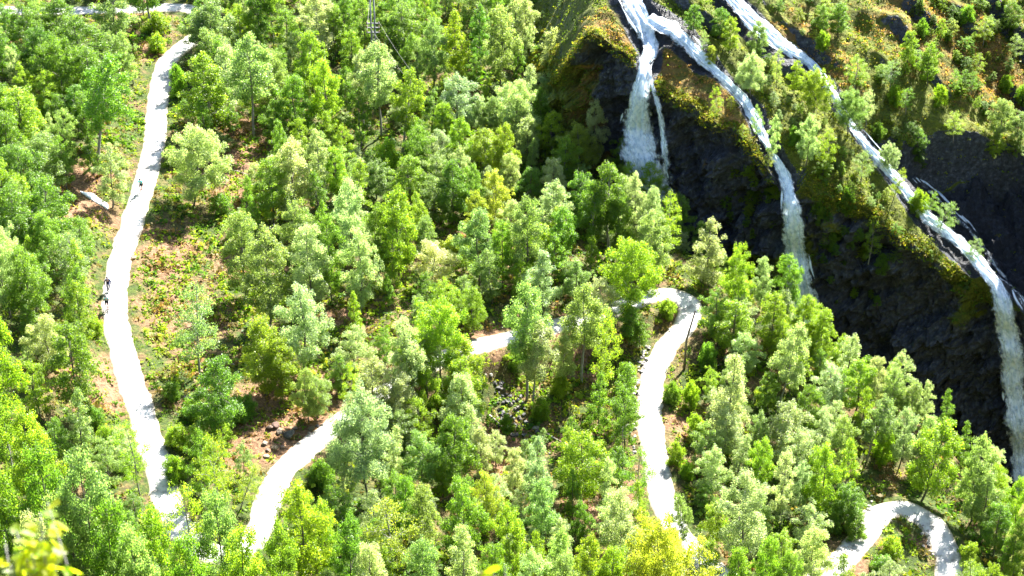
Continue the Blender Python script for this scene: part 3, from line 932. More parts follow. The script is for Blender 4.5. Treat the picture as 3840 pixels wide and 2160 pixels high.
# ------------------------------------------------------------------ trees
def crown_proto(seed, H=10.0, W=4.6, base=0.16, style='oval', nl=30, leaf=0.125, dens=0.92, clump=0.52):
    r = np.random.default_rng(seed)
    rd = random.Random(seed)
    trunk = MB()
    bend = [rd.uniform(-.35, .35), rd.uniform(-.35, .35)]
    def tp(h):
        t = h / H
        return Vector((bend[0] * math.sin(t * 3.0) + 0.12 * math.sin(t * 9 + seed), bend[1] * math.sin(t * 2.6 + 0.4) - bend[1] * math.sin(.4), h))
    hs = np.linspace(-0.5, H * 0.93, 10)
    trunk.tube([tp(h) for h in hs], [0.115 * (1 - 0.92 * max(0, h) / H) + 0.010 for h in hs], 7)
    def prof(t):              # crown radius at height fraction t (0 crown base, 1 top)
        if style == 'oval': return (W / 2) * (math.sin(math.pi * (0.16 + 0.80 * t)) ** 0.75)
        if style == 'cone': return (W / 2) * (1.05 - t) ** 0.72 * min(1, 0.5 + t * 3)
        if style == 'broad': return (W / 2) * (math.sin(math.pi * (0.22 + 0.74 * t)) ** 0.55)
        if style == 'column': return (W / 2) * (1 - 0.75 * t ** 3) * min(1, .55 + t * 2.2)
        return (W / 2) * (math.sin(math.pi * (0.16 + 0.80 * t)) ** 0.6)
    CL = []
    zb = H * base
    for i in range(nl):
        t = (i + 0.5) / nl
        t = t ** 0.92
        h0 = zb + (H * 0.95 - zb) * t
        az = i * 2.39996 + rd.uniform(-.5, .5)
        L = prof(t) * rd.uniform(0.72, 1.16)
        p0 = tp(h0 - 0.30 * L * (0.6 + 0.6 * (1 - t)))
        p3 = tp(h0) + Vector((math.cos(az) * L, math.sin(az) * L, rd.uniform(-0.3, 0.45) * L * 0.5))
        mid = p0.lerp(p3, 0.5) + Vector((0, 0, 0.16 * L))
        path = [p0, p0.lerp(mid, .6) + Vector((0, 0, .05 * L)), mid, mid.lerp(p3, .55) + Vector((0, 0, .04 * L)), p3]
        rr = 0.036 * (1 - 0.65 * t) * (L / (W / 2)) + 0.012
        trunk.tube(path, [rr, rr * .8, rr * .6, rr * .4, rr * .2], 4, cap=False)
        nclp = max(2, int(round(L / clump * 1.7)))
        for kx in range(nclp):
            f = 0.32 + 0.68 * (kx + rd.random() * 0.7) / nclp
            idx = min(3, int(f * 4)); q = path[idx].lerp(path[idx + 1], f * 4 - idx)
            q = q + Vector((rd.gauss(0, .22), rd.gauss(0, .22), rd.gauss(0, .18))) * (W / 4.6)
            CL.append((q, clump * rd.uniform(0.62, 1.2) * (0.75 + 0.25 * (1 - t))))
            # twig
            if rd.random() < 0.5:
                e2 = q + Vector((rd.gauss(0, .3), rd.gauss(0, .3), rd.uniform(-.1, .4)))
                trunk.tube([path[idx], q, e2], [rr * .3 + .006, rr * .22 + .005, .005], 3, cap=False)
    CL.append((tp(H * 0.96), clump * 0.7)); CL.append((tp(H * 0.90), clump * 0.9))
    pos, nor, siz = [], [], []
    for q, cr in CL:
        m = int(150 * dens * (cr / 0.62) ** 2 * (0.20 / leaf) ** 1.6)
        d = r.normal(size=(m, 3)); d /= np.linalg.norm(d, axis=1)[:, None]
        d[:, 2] = np.where(d[:, 2] < -0.35, d[:, 2] * 0.5, d[:, 2])
        rad = cr * (0.35 + 0.75 * r.random(m) ** 0.6)
        p = np.array(q) + d * rad[:, None] * np.array((0.95, 0.95, 1.12))
        p[:, 2] -= 0.34 * (np.hypot(d[:, 0], d[:, 1]) * rad) ** 2 / cr       # drooping tips
        pos.append(p); nor.append(d * 0.8 + r.normal(size=(m, 3)) * 0.75 + np.array((0, 0, 0.45)))
        siz.append(leaf * r.uniform(0.6, 1.35, m))
    pos, nor, siz = np.vstack(pos), np.vstack(nor), np.concatenate(siz)
    return trunk.mesh('trunk'), leaf_mesh('crown', pos, nor, siz, r)

def leaf_mesh(name, pos, nor, siz, r, cols=None, aspect=0.68):
    m = len(pos)
    nor = nor / (np.linalg.norm(nor, axis=1)[:, None] + 1e-9)
    a = np.cross(nor, r.normal(size=(m, 3))); a /= np.linalg.norm(a, axis=1)[:, None] + 1e-9
    b = np.cross(nor, a)
    L, Wd = siz[:, None] * 0.5, siz[:, None] * 0.5 * aspect
    bend = nor * siz[:, None] * 0.10
    V = np.stack([pos - a * L, pos + b * Wd + a * L * 0.1 + bend, pos + a * L, pos - b * Wd + a * L * 0.1 + bend], 1).reshape(-1, 3)
    Fq = np.arange(m * 4).reshape(m, 4)
    me = np_mesh(name, V, Fq, False)
    point_attr(me, 'tint', np.repeat(r.random(m), 4))
    if cols is not None: point_col(me, 'Col', np.repeat(cols, 4, axis=0))
    return me

PROTO = {}
def add_proto(kind, *a, **kw):
    t, c = crown_proto(*a, **kw)
    t.materials.append(M_BARK_PALE if kind in ('tall', 'sparse', 'column') else M_BARK); c.materials.append(M_LEAF)
    PROTO.setdefault(kind, []).append((t, c, kw.get('W', 4.6)))
for s in (1, 2, 3): add_proto('oval', s, W=4.8, style='oval')
for s in (4, 5): add_proto('column', s, W=3.6, style='column', nl=28, clump=0.46, base=0.14)
for s in (6, 7): add_proto('cone', s, W=4.6, style='cone', nl=30, base=0.10, clump=0.50)
for s in (8, 9): add_proto('broad', s, W=6.6, style='broad', nl=30, base=0.26, clump=0.62)
for s in (10, 11): add_proto('tall', s, W=4.0, style='oval', base=0.36, nl=24, clump=0.5)
for s in (12, 13): add_proto('sparse', s, W=4.8, style='oval', base=0.22, nl=22, dens=0.36, clump=0.52)
for s in (14, 15): add_proto('shrub', s, H=10.0, W=11.0, style='broad', base=0.06, nl=24, dens=0.55, clump=1.5, leaf=0.42)

TONE = {'d': (0.060, 0.130, 0.012), 'm': (0.094, 0.172, 0.020), 'y': (0.148, 0.225, 0.018), 'Y': (0.195, 0.240, 0.030), 'g': (0.142, 0.208, 0.072), 's': (0.220, 0.275, 0.155), 'w': (0.30, 0.335, 0.235)}
TWORD = {'d': 'dark green', 'm': 'mid green', 'y': 'yellow-green', 'Y': 'pale yellow', 'g': 'grey-green', 's': 'silvery', 'w': 'whitish'}
SWORD = {'oval': 'rounded', 'column': 'slender', 'cone': 'pointed', 'broad': 'spreading', 'tall': 'long-stemmed', 'sparse': 'thin-leaved', 'shrub': 'low bushy'}

ZS = 1716.6 / 1280
Q = {1: (0, 0), 2: (1280, 0), 3: (2560, 0), 4: (0, 1080), 5: (1280, 1080), 6: (2560, 1080)}
# quadrant: (centre x, top, base, width, tone, shape, [lean px]) in the enlarged quadrant's pixels
TREES = {
1: [(50,20,270,170,'m','oval'),(150,10,330,200,'m','oval'),(330,-30,230,230,'m','oval'),(420,70,420,250,'m','oval'),(330,190,560,250,'m','broad'),(235,130,470,210,'d','oval'),(30,150,420,170,'m','oval'),
    (600,-70,275,190,'g','tall'),(760,-230,160,190,'m','tall'),(470,230,600,220,'m','oval'),(620,250,815,250,'m','tall',-130),(405,420,690,150,'m','tall'),(145,340,520,110,'y','column'),
    (130,430,800,250,'y','oval'),(20,400,700,170,'m','oval'),(70,560,900,200,'m','oval'),(250,660,985,240,'g','oval'),(120,720,1060,240,'m','oval'),(275,890,1260,250,'m','oval'),(95,930,1320,260,'m','oval'),(25,780,1150,200,'y','oval'),
    (50,1150,1600,250,'s','broad'),(390,1165,1490,230,'g','sparse'),(270,1060,1420,200,'m','oval'),(150,1240,1640,220,'m','oval'),
    (1050,30,350,210,'g','oval'),(985,-40,200,130,'m','oval'),(1090,-20,330,220,'g','oval'),(1220,15,270,150,'y','oval'),(1060,140,420,170,'g','oval'),(1050,250,680,250,'y','column'),(1160,215,600,150,'s','column'),
    (1280,160,690,230,'g','tall'),(1390,240,600,150,'g','oval'),(1500,370,690,180,'m','oval'),(1580,150,560,210,'y','oval'),(1450,40,300,150,'m','oval'),(1600,-40,310,190,'s','oval'),(1690,20,290,130,'m','oval'),(1650,290,680,170,'y','oval'),
    (1300,-60,240,150,'m','oval'),(1375,-260,235,120,'m','tall'),(1035,640,1015,290,'s','broad',-60),(1480,690,1080,230,'s','oval'),(1375,790,1120,210,'y','oval'),(1295,815,980,110,'s','oval'),(1610,640,1020,150,'s','column'),(1695,730,1010,120,'y','oval'),
    (1500,1000,1330,190,'g','oval'),(1240,1050,1500,210,'g','oval'),(1360,1130,1640,260,'g','oval'),(1570,1120,1580,210,'s','oval'),(1670,1070,1520,160,'m','oval'),(900,330,480,80,'m','shrub'),(870,740,830,90,'y','shrub'),(1110,980,1075,110,'m','shrub'),(790,60,150,120,'y','shrub'),(790,175,260,100,'y','shrub')],
2: [(30,-30,220,130,'m','oval'),(115,-10,270,130,'m','oval'),(60,145,420,130,'y','oval'),(200,195,690,190,'s','tall'),(115,240,640,130,'s','tall'),(35,330,580,120,'m','oval'),(310,20,340,200,'m','oval'),(290,-60,200,170,'m','oval'),
    (370,330,785,175,'y','tall',-65),(470,80,440,150,'g','oval'),(570,35,410,165,'y','cone'),(700,10,350,110,'d','column'),(795,20,440,190,'g','oval'),(930,-20,260,160,'s','oval'),(1055,130,570,140,'s','column'),(1085,320,620,180,'s','oval'),
    (590,370,680,210,'s','oval'),(690,470,680,120,'s','oval'),(885,410,680,240,'s','broad'),(515,510,760,120,'y','oval'),(600,580,900,150,'y','oval'),(720,640,920,170,'y','tall'),(825,615,930,130,'y','oval'),(1065,555,830,150,'y','oval'),(1190,520,680,75,'m','column'),
    (1270,495,860,120,'s','oval'),(1365,590,820,120,'g','sparse'),(1180,620,900,190,'Y','oval'),(935,575,850,150,'s','oval'),(500,650,830,120,'s','oval'),(230,715,880,150,'y','shrub'),(70,750,835,100,'w','shrub'),(180,800,1000,140,'g','oval'),(350,780,1020,180,'y','oval'),
    (480,770,1000,150,'g','oval'),(565,800,1130,180,'d','oval'),(850,765,1000,120,'s','oval'),(780,850,1170,160,'Y','oval'),(660,820,1080,120,'m','oval'),(1065,790,1060,140,'s','oval'),(950,840,1060,130,'m','oval'),(1200,860,1150,190,'m','oval'),
    (1335,810,1290,210,'m','tall'),(1470,860,1280,140,'s','oval'),(1555,930,1300,130,'s','oval'),(1640,960,1330,150,'y','sparse'),(1560,1050,1450,190,'g','oval'),(1065,900,1240,180,'s','oval'),(1260,900,1320,150,'m','tall'),(680,950,1240,120,'Y','oval'),
    (700,1040,1440,190,'g','oval'),(935,980,1440,210,'g','oval'),(810,1100,1450,130,'m','oval'),(1110,1030,1365,150,'m','tall'),(50,890,1340,160,'s','oval'),(290,930,1430,220,'y','oval'),(195,1010,1420,160,'m','oval'),(430,1080,1330,120,'g','oval'),
    (455,1210,1445,190,'w','oval'),(100,1140,1580,190,'s','oval'),(640,1395,1480,100,'Y','shrub'),(1010,1260,1580,210,'s','cone'),(1215,1300,1580,160,'g','oval'),(1440,1210,1600,280,'y','broad'),(560,1200,1290,120,'Y','shrub'),(400,1010,1250,120,'y','oval'),(860,1000,1250,130,'s','oval'),(1400,960,1330,150,'m','oval'),(760,480,720,120,'g','oval'),(1130,680,960,150,'y','oval')],
3: [(55,20,165,100,'m','oval'),(185,35,200,110,'m','oval'),(235,80,270,110,'y','oval'),(370,95,300,120,'g','oval'),(105,150,275,60,'g','sparse'),(140,225,340,70,'Y','oval'),(340,270,490,160,'s','broad'),(470,240,450,70,'g','sparse'),(560,300,470,90,'y','oval'),
    (660,345,580,180,'y','broad'),(830,450,670,170,'g','broad'),(920,440,640,80,'s','sparse'),(450,570,810,80,'s','column'),(365,520,700,70,'g','sparse'),(620,570,830,130,'s','oval'),(720,640,880,120,'y','sparse'),(1030,720,850,110,'s','broad'),(1095,840,1015,85,'y','sparse',-40),
    (1260,960,1080,80,'m','sparse',-30),(1335,1000,1180,130,'g','sparse',-60),(1475,1190,1300,100,'g','sparse',-40),(1165,960,1060,70,'y','sparse'),(460,890,1000,90,'y','oval'),(935,1090,1330,130,'y','sparse'),(895,750,920,120,'g','sparse'),(1420,1360,1440,80,'g','oval'),
    (700,20,150,120,'m','oval'),(780,10,150,130,'m','oval'),(1125,150,345,110,'y','oval'),(1230,210,430,130,'y','oval'),(865,270,440,130,'y','sparse'),(1040,300,430,120,'g','sparse'),(1295,90,205,60,'y','oval'),(1510,80,200,110,'y','sparse'),(1480,265,360,90,'y','sparse'),
    (1360,340,470,80,'m','sparse'),(1450,360,480,80,'m','sparse'),(1585,500,640,160,'g','broad'),(1685,560,710,120,'g','oval'),(1560,650,770,110,'y','oval'),(1360,560,690,110,'y','sparse'),(1170,640,750,100,'m','oval'),(1640,0,170,120,'m','oval'),(1665,165,270,100,'g','sparse'),
    (1120,440,570,90,'m','sparse'),(680,1000,1110,90,'m','shrub'),(745,1120,1240,100,'m','shrub'),(1060,430,520,80,'y','shrub'),(1200,100,190,70,'m','shrub'),(1430,30,110,80,'m','shrub'),(700,160,250,70,'y','shrub'),(1180,960,1080,90,'y','shrub'),(820,950,1060,90,'m','shrub'),(560,640,720,70,'m','shrub'),(980,620,700,80,'m','shrub'),(1290,430,520,80,'y','shrub'),(1620,380,460,80,'y','shrub'),(1700,430,520,70,'m','shrub'),(1000,1280,1370,90,'m','shrub'),(430,760,850,70,'Y','sparse'),(300,620,700,60,'Y','sparse'),(160,430,620,80,'y','sparse'),(240,480,560,60,'Y','sparse'),
    (130,1095,1440,205,'s','cone'),(260,1215,1620,150,'y','oval'),(385,1290,1560,120,'s','oval'),(505,1270,1640,150,'m','oval')],
4: [(70,80,980,240,'y','tall'),(270,130,420,190,'s','oval'),(400,165,650,250,'m','oval'),(40,380,1150,230,'m','oval'),(200,590,1200,240,'y','oval'),(330,760,1700,280,'m','oval'),(545,780,1800,300,'g','oval'),(120,900,1750,270,'m','tall'),(430,1000,1850,290,'g','oval'),(650,1050,1900,270,'m','oval'),(850,1080,1850,270,'y','oval'),
    (1000,960,1700,240,'y','sparse'),(1150,1000,1750,250,'g','oval'),(750,655,1040,170,'y','sparse',30),(1035,-30,440,250,'g','sparse',-30),(1140,340,785,270,'m','oval',-90),(1340,145,540,230,'y','oval'),(1530,-20,420,230,'s','oval'),(1420,250,560,200,'y','oval'),(1110,730,1160,190,'y','sparse'),(1370,865,1120,150,'Y','sparse',-110),(1550,970,1560,280,'y','oval'),
    (1650,440,680,150,'g','oval'),(1555,400,680,130,'g','oval'),(290,1120,2000,280,'s','oval'),(10,1050,1900,220,'m','oval'),(750,1190,2000,260,'g','oval'),(1280,1180,1900,250,'y','oval'),(1000,1230,1950,240,'m','oval'),(1440,1150,1800,220,'m','oval'),(560,560,700,0,'y','shrub'),(470,600,700,110,'m','shrub'),(540,700,800,110,'y','shrub'),(900,700,800,120,'y','shrub'),(880,850,960,110,'y','shrub'),(1180,560,680,120,'m','shrub'),(480,150,240,80,'y','shrub'),(1240,540,640,110,'m','shrub'),(970,560,650,100,'m','shrub'),(870,480,560,90,'m','shrub'),(1620,880,1000,130,'m','shrub'),(1640,1060,1500,180,'y','oval')],
5: [(235,145,520,190,'s','oval'),(500,60,490,280,'y','broad'),(360,190,540,170,'y','oval'),(430,225,540,170,'s','oval'),(630,250,620,210,'y','oval'),(695,-10,270,140,'y','oval'),(150,345,660,220,'s','oval'),(310,425,740,190,'s','oval'),(440,385,680,150,'y','oval'),(605,430,790,190,'s','oval'),(30,360,720,110,'y','sparse'),
    (130,520,1060,310,'s','broad'),(400,720,1020,180,'g','oval'),(570,640,1000,220,'m','oval'),(700,700,960,140,'s','oval'),(780,710,900,100,'s','oval'),(985,740,1130,165,'s','cone'),(1210,710,1090,250,'y','oval'),(1490,790,1120,160,'m','sparse'),(420,980,1360,170,'g','oval'),(600,950,1420,210,'m','oval'),
    (240,1045,1500,270,'Y','sparse'),(610,1175,1650,160,'s','column'),(830,1080,1560,190,'y','oval'),(1000,960,1300,180,'g','oval'),(870,800,1060,120,'s','oval'),(1095,1200,1600,150,'g','oval'),(1235,1230,1650,180,'y','oval'),(1385,1010,1420,210,'s','oval'),(1565,1150,1850,320,'Y','broad'),(1200,1070,1300,110,'m','oval'),
    (930,-40,560,220,'g','tall'),(1005,160,610,190,'s','tall',-50),(1115,190,510,120,'s','oval'),(1210,-30,480,210,'g','tall'),(1335,85,560,150,'y','sparse',-40),(1450,90,290,120,'m','oval'),(1500,165,290,100,'m','oval'),(1300,-60,250,170,'s','oval'),(60,1130,1650,220,'m','oval'),(420,1250,1750,220,'g','oval'),(760,1280,1750,200,'m','oval'),(960,1310,1750,200,'s','oval'),(1110,1330,1750,170,'g','oval'),(160,1280,1800,220,'s','oval'),(720,920,1250,150,'Y','oval'),(330,940,1280,140,'m','oval'),(1350,1300,1700,170,'y','oval'),(880,340,420,70,'m','shrub'),(1640,60,150,90,'y','shrub'),(1380,800,900,90,'m','shrub'),(1680,780,880,80,'y','shrub'),(1660,480,580,80,'m','shrub'),(1100,440,540,100,'y','shrub'),(1430,380,480,100,'m','shrub'),(520,870,1000,130,'y','oval'),(1000,560,660,90,'y','shrub'),(830,640,720,60,'m','shrub')],
6: [(250,60,330,210,'y','oval'),(440,15,360,170,'y','oval'),(605,30,340,150,'y','oval'),(560,160,640,170,'s','tall',-90),(800,40,360,180,'s','oval'),(690,100,400,150,'y','oval'),(300,220,450,160,'s','oval'),(230,330,780,225,'s','cone'),(200,600,860,165,'s','oval'),(145,800,1060,165,'s','oval'),
    (285,770,900,80,'s','oval'),(385,750,1050,140,'y','oval'),(490,810,1200,125,'s','column'),(580,865,1130,110,'s','oval'),(690,780,1180,190,'y','oval'),(810,980,1180,160,'m','oval'),(280,920,1390,240,'s','oval'),(520,570,860,210,'s','oval'),(685,600,880,130,'s','oval'),(785,640,960,150,'g','oval'),
    (720,380,640,170,'s','oval'),(865,360,640,180,'y','oval'),(950,340,620,130,'s','oval'),(1090,285,500,150,'s','oval'),(1150,470,690,130,'g','oval'),(1000,540,870,150,'g','tall',-80),(1090,600,900,140,'s','oval'),(1335,420,760,160,'g','oval'),(1270,655,1075,240,'y','oval',-70),(1450,730,1180,170,'g','oval'),
    (1500,920,1250,190,'g','oval'),(1215,640,900,130,'s','oval'),(1650,950,1260,130,'y','oval'),(1680,1030,1450,130,'s','oval'),(1560,1080,1340,170,'m','oval'),(50,1030,1360,110,'g','oval'),(130,1070,1300,130,'y','oval'),(400,1240,1700,150,'m','oval'),(605,1200,1560,200,'s','oval'),
    (1350,1360,1600,170,'y','sparse'),(1520,1380,1700,160,'y','oval'),(1640,1170,1480,130,'m','oval'),(60,1240,1700,230,'Y','sparse'),(250,1300,1750,180,'m','oval'),(500,1320,1750,160,'m','oval'),(860,1030,1160,120,'m','oval'),(620,480,760,150,'m','oval'),(1180,760,960,130,'g','oval'),(420,420,640,130,'m','oval'),
    (60,640,760,90,'y','shrub'),(40,480,600,90,'y','shrub'),(20,880,960,80,'y','shrub'),(410,500,600,90,'Y','shrub'),(1040,1260,1350,110,'y','shrub'),(1000,1360,1450,120,'m','shrub'),(870,1170,1260,110,'m','shrub'),(1440,1290,1370,100,'y','shrub'),(730,1120,1230,110,'m','shrub'),(1640,1380,1500,130,'y','oval'),(1000,700,860,110,'y','shrub'),(120,280,420,90,'m','shrub')],
}
tree_specs = []
for q, lst in TREES.items():
    ox, oy = Q[q]
    for t in lst:
        cx, top, bot, w, tone, shp = t[:6]
        if w <= 0: continue
        lean = t[6] if len(t) > 6 else 0
        cx, top, bot, w, lean = ox + cx / ZS, oy + top / ZS, oy + bot / ZS, w / ZS, lean / ZS
        if shp != 'shrub': bot = max(bot, top + 1.35 * w)
        tree_specs.append((cx, top, bot, w, tone, shp, lean, q))

PLACED = []
TRUNK_PALE = {}
def region(px, py):
    if q_mtn(px, py): return 'on the mossy mountainside'
    if px < 480 and py < 420: return 'left of the upper road near the top'
    if px < 470 and py < 820: return 'left of the road above the snow patch'
    if px < 470 and py < 1180: return 'left of the road beside the cyclist pair'
    if px < 700 and py < 1700: return 'at the left edge beside the white road'
    if py >= 1700 and px < 760: return 'in the near wood at lower left'
    if py >= 1700 and px < 1500: return 'in the near wood at the left fork'
    if py >= 1700 and px < 2450: return 'in the near wood at bottom centre'
    if py >= 1700 and px < 3100: return 'in the near wood left of lower hairpin'
    if py >= 1700: return 'around the lower right hairpin'
    if px < 1000 and py < 420: return 'right of the upper road, near the top'
    if px < 1350 and py < 420: return 'in the top wood left of the power pole'
    if px < 1800 and py < 420: return 'in the top wood right of the power pole'
    if py < 420: return 'beside the dark cliff near the top'
    if px < 1050 and py < 900: return 'just right of the lone cyclist'
    if px < 1500 and py < 900: return 'in the middle wood left of centre'
    if px < 2000 and py < 900: return 'in the middle wood at the centre'
    if px < 2560 and py < 900: return 'in front of the first waterfall'
    if px < 1000 and py < 1400: return 'on the open slope right of the cyclist pair'
    if px < 1450 and py < 1300: return 'in the wood above the left road fork'
    if px < 1800 and py < 1300: return 'in the wood left of the upper hairpin'
    if px < 2450 and py < 1300: return 'along the road behind the upper hairpin'
    if px < 1450: return 'beside the left road fork'
    if px < 1850: return 'in the wood between the middle roads'
    if px < 2450: return 'in the hollow below the upper hairpin'
    if px < 2950: return 'in the wood right of the pole'
    if px < 3300: return 'in front of the middle waterfall'
    return 'along the gorge below the right-hand cliff'
def q_mtn(px, py):
    # right of the line of the gorge rim
    return py < np.interp(px, [2100, 2140, 2400, 2600, 2900, 3100, 3400, 3750, 4000], [-200, 300, 640, 900, 900, 1080, 1330, 1620, 1800]) and px > 2330

def plant(cx, top, bot, w, tone, shp, lean, mtn):
    bx = cx + lean
    if mtn:
        p = hit_mountain(bx, bot)[0] - np.array((0, 0, 0.1))
    else:
        p = hit_ground(bx, bot, ground, 130, 380)
        d, _ = road_near(np.array([p[0]]), np.array([p[1]]))
        if d[0] < 2.4 and shp != 'shrub':              # keep trunks off the roadway
            i = np.argmin((ROAD[:, 0] - p[0]) ** 2 + (ROAD[:, 1] - p[1]) ** 2)
            v = p[:2] - ROAD[i, :2]; v = v / (np.linalg.norm(v) + 1e-6)
            xy = ROAD[i, :2] + v * 2.6
            p = np.array((xy[0], xy[1], float(ground(xy[0:1], xy[1:2])[0])))
    zt = z_for_row(p[0], p[1], top)
    h = max(1.2, zt - p[2])
    sc = px_per_m(p)
    wm = w / sc
    protos = PROTO[shp]
    i = random.randrange(len(protos))
    t, c, W0 = protos[i]
    nm = 'bush' if shp == 'shrub' else 'birch_tree'
    root = empty(nm, p, random.uniform(0, 2 * math.pi))
    f = wm / W0 * (0.95 if mtn else 1.08)
    if lean:
        ang = math.atan2(-lean / sc, h)
        root.rotation_mode = 'QUATERNION'
        root.rotation_quaternion = (Matrix.Rotation(ang, 3, 'Y') @ Matrix.Rotation(random.uniform(0, 6.28), 3, 'Z')).to_quaternion()
    root.scale = (f, f, h / 10.0)
    tr = link('trunk', t, root); cr = link('crown', c, root)
    col = np.array(TONE[tone]) * random.uniform(0.88, 1.14)
    col = col * np.array((random.uniform(.9, 1.12), 1, random.uniform(.85, 1.2)))
    cr.color = (*col, 1)
    PLACED.append(dict(root=root, cx=cx, cy=(top + bot) / 2, top=top, tone=tone, shp=shp, h=h, w=wm, mtn=mtn, p=p))
    return root

for (cx, top, bot, w, tone, shp, lean, q) in tree_specs:
    mtn = (q == 3 and not (top / 1 > 790 and cx < 2980)) or False
    plant(cx, top, bot, w, tone, shp, lean, mtn)

# labels: colour, shape and the place among its like
ORD = ['first', 'second', 'third', 'fourth', 'fifth', 'sixth', 'seventh', 'eighth', 'ninth', 'tenth', 'eleventh', 'twelfth', 'thirteenth', 'fourteenth']
fam = {}
for d in PLACED:
    reg = 'on the mossy mountainside' if d['mtn'] else region(d['cx'], d['cy'])
    if d['mtn']:
        reg = ('on the mossy slope between the waterfalls' if d['cx'] < 3130 and d['cy'] > 250 else 'on the mossy slope above the falls') if d['cx'] < 3130 else ('on the mossy slope at top right' if d['cy'] < 330 else 'on the mossy slope beside the long waterfall')
    fam.setdefault((reg, d['tone'], d['shp']), []).append(d)
for (reg, tone, shp), lst in fam.items():
    lst.sort(key=lambda d: d['cx'])
    noun = 'bush' if shp == 'shrub' else 'birch'
    for i, d in enumerate(lst):
        base = f"{TWORD[tone]} {SWORD[shp]} {noun} {reg}"
        if len(lst) > 1:
            base = f"{TWORD[tone]} {SWORD[shp]} {noun} {reg}, {ORD[i]} from left"
        tag(d['root'], base, 'bush' if shp == 'shrub' else 'tree', 'bushes on the slopes' if shp == 'shrub' else ('birches on the mountainside' if d['mtn'] else 'birches of the hillside wood'))
print('TREES', len(PLACED))

# ------------------------------------------------------------------ thicket of young birches between the trees
def in_open(px, py):
    """ground the photograph shows open, not wooded"""
    for cx, cy, rx, ry in ((720, 1000, 210, 420), (860, 1250, 260, 330), (2540, 1120, 150, 130), (1150, 1350, 160, 160), (700, 1350, 190, 200), (330, 800, 90, 110), (390, 1480, 70, 170), (1060, 1630, 170, 110), (2050, 1480, 330, 170), (1000, 1250, 180, 230),
                           (930, 640, 90, 130), (1330, 1130, 110, 130), (520, 180, 90, 110), (3440, 2040, 130, 130), (2430, 1170, 90, 60), (2560, 1450, 90, 150), (1870, 1200, 120, 60), (3260, 1780, 60, 60), (620, 650, 90, 420), (450, 560, 110, 200)):
        if ((px - cx) / rx) ** 2 + ((py - cy) / ry) ** 2 < 1: return True
    return False
MASS = bpy.data.collections.new('thicket_kinds')
for i, (sty, W_) in enumerate((('oval', 4.4), ('column', 3.4), ('cone', 4.2), ('oval', 5.0), ('broad', 5.6))):
    t, c = crown_proto(60 + i, W=W_, style=sty, base=0.12, nl=24, dens=0.8, leaf=0.135)
    bm = bmesh.new(); bm.from_mesh(c); nq = len(bm.faces); bm.from_mesh(t); bm.faces.ensure_lookup_table()
    for f_ in bm.faces[nq:]: f_.material_index = 1
    mm = bpy.data.meshes.new('young_birch'); bm.to_mesh(mm); bm.free()
    mm.materials.append(M_LEAF_MASS); mm.materials.append(M_BARK)
    MASS.objects.link(bpy.data.objects.new('young_birch_%d' % i, mm))
tp_, tr_, ts_, ti_, tc2 = [], [], [], [], []
rdm = random.Random(77)
have = [(d['p'][0], d['p'][1]) for d in PLACED]
gxy = np.stack([np.array([rdm.uniform(-84, 72) for _ in range(5200)]), np.array([rdm.uniform(132, 322) for _ in range(5200)])], 1)
gz2 = ground(gxy[:, 0], gxy[:, 1]); gd, _ = road_near(gxy[:, 0], gxy[:, 1]); gg, _ = poly_sd(GE, gxy[:, 0], gxy[:, 1])
for (x, y), z, d_, g_ in zip(gxy, gz2, gd, gg):
    px, py = proj((x, y, z))
    if not (-200 < px < 4000 and -60 < py < 2500) or d_ < 3.0 or g_ > 7 or in_open(px, py): continue
    # keep crowns from hiding the road that lies behind them
    h = rdm.uniform(3.2, 9.5)
    hide = False
    for hh in (0.35, 0.65, 0.95):
        qx, qy = proj((x, y, z + h * hh))
        q = at_z(qx, qy, -131 - 0.115 * (x + 45))
        dd_, _ = road_near(np.array([q[0]]), np.array([q[1]]))
        if dd_[0] < 2.6 and not (1330 < qx < 1790 and qy > 1280) and not (qy > 1960): hide = True
    if hide: continue
    if any((x - a_) ** 2 + (y - b_) ** 2 < 2.6 ** 2 for a_, b_ in have): continue
    have.append((x, y))
    tp_.append((x, y, z)); tr_.append((rdm.gauss(0, .07), rdm.gauss(0, .07), rdm.uniform(0, 6.28)))
    f_ = rdm.uniform(.60, .95) * (h / 8) ** .6
    ts_.append((f_, f_, h / 10)); ti_.append(rdm.randrange(5))
    tn = rdm.choice(['m', 'm', 'm', 'y', 'y', 'g', 's', 's'] if px > 1150 else ['m', 'm', 'm', 'y', 'g', 'g', 's'])
    k_ = rdm.uniform(.85, 1.15)
    tc2.append(tuple(c_ * k_ for c_ in TONE[tn]) + (1.0,))
ng = bpy.data.node_groups.new('thicket', 'GeometryNodeTree')
ng.interface.new_socket('Geometry', in_out='INPUT', socket_type='NodeSocketGeometry')
ng.interface.new_socket('Geometry', in_out='OUTPUT', socket_type='NodeSocketGeometry')
gi, go = ng.nodes.new('NodeGroupInput'), ng.nodes.new('NodeGroupOutput')
ip = ng.nodes.new('GeometryNodeInstanceOnPoints')
cinf = ng.nodes.new('GeometryNodeCollectionInfo'); cinf.inputs['Collection'].default_value = MASS
cinf.inputs['Separate Children'].default_value = True; cinf.inputs['Reset Children'].default_value = True
def named(nm, typ):
    n_ = ng.nodes.new('GeometryNodeInputNamedAttribute'); n_.data_type = typ; n_.inputs['Name'].default_value = nm
    return n_.outputs['Attribute']
er = ng.nodes.new('FunctionNodeEulerToRotation')
ng.links.new(gi.outputs[0], ip.inputs['Points']); ng.links.new(cinf.outputs[0], ip.inputs['Instance'])
ip.inputs['Pick Instance'].default_value = True
ng.links.new(named('idx', 'INT'), ip.inputs['Instance Index'])
ng.links.new(named('rot', 'FLOAT_VECTOR'), er.inputs[0]); ng.links.new(er.outputs[0], ip.inputs['Rotation'])
ng.links.new(named('scl', 'FLOAT_VECTOR'), ip.inputs['Scale'])
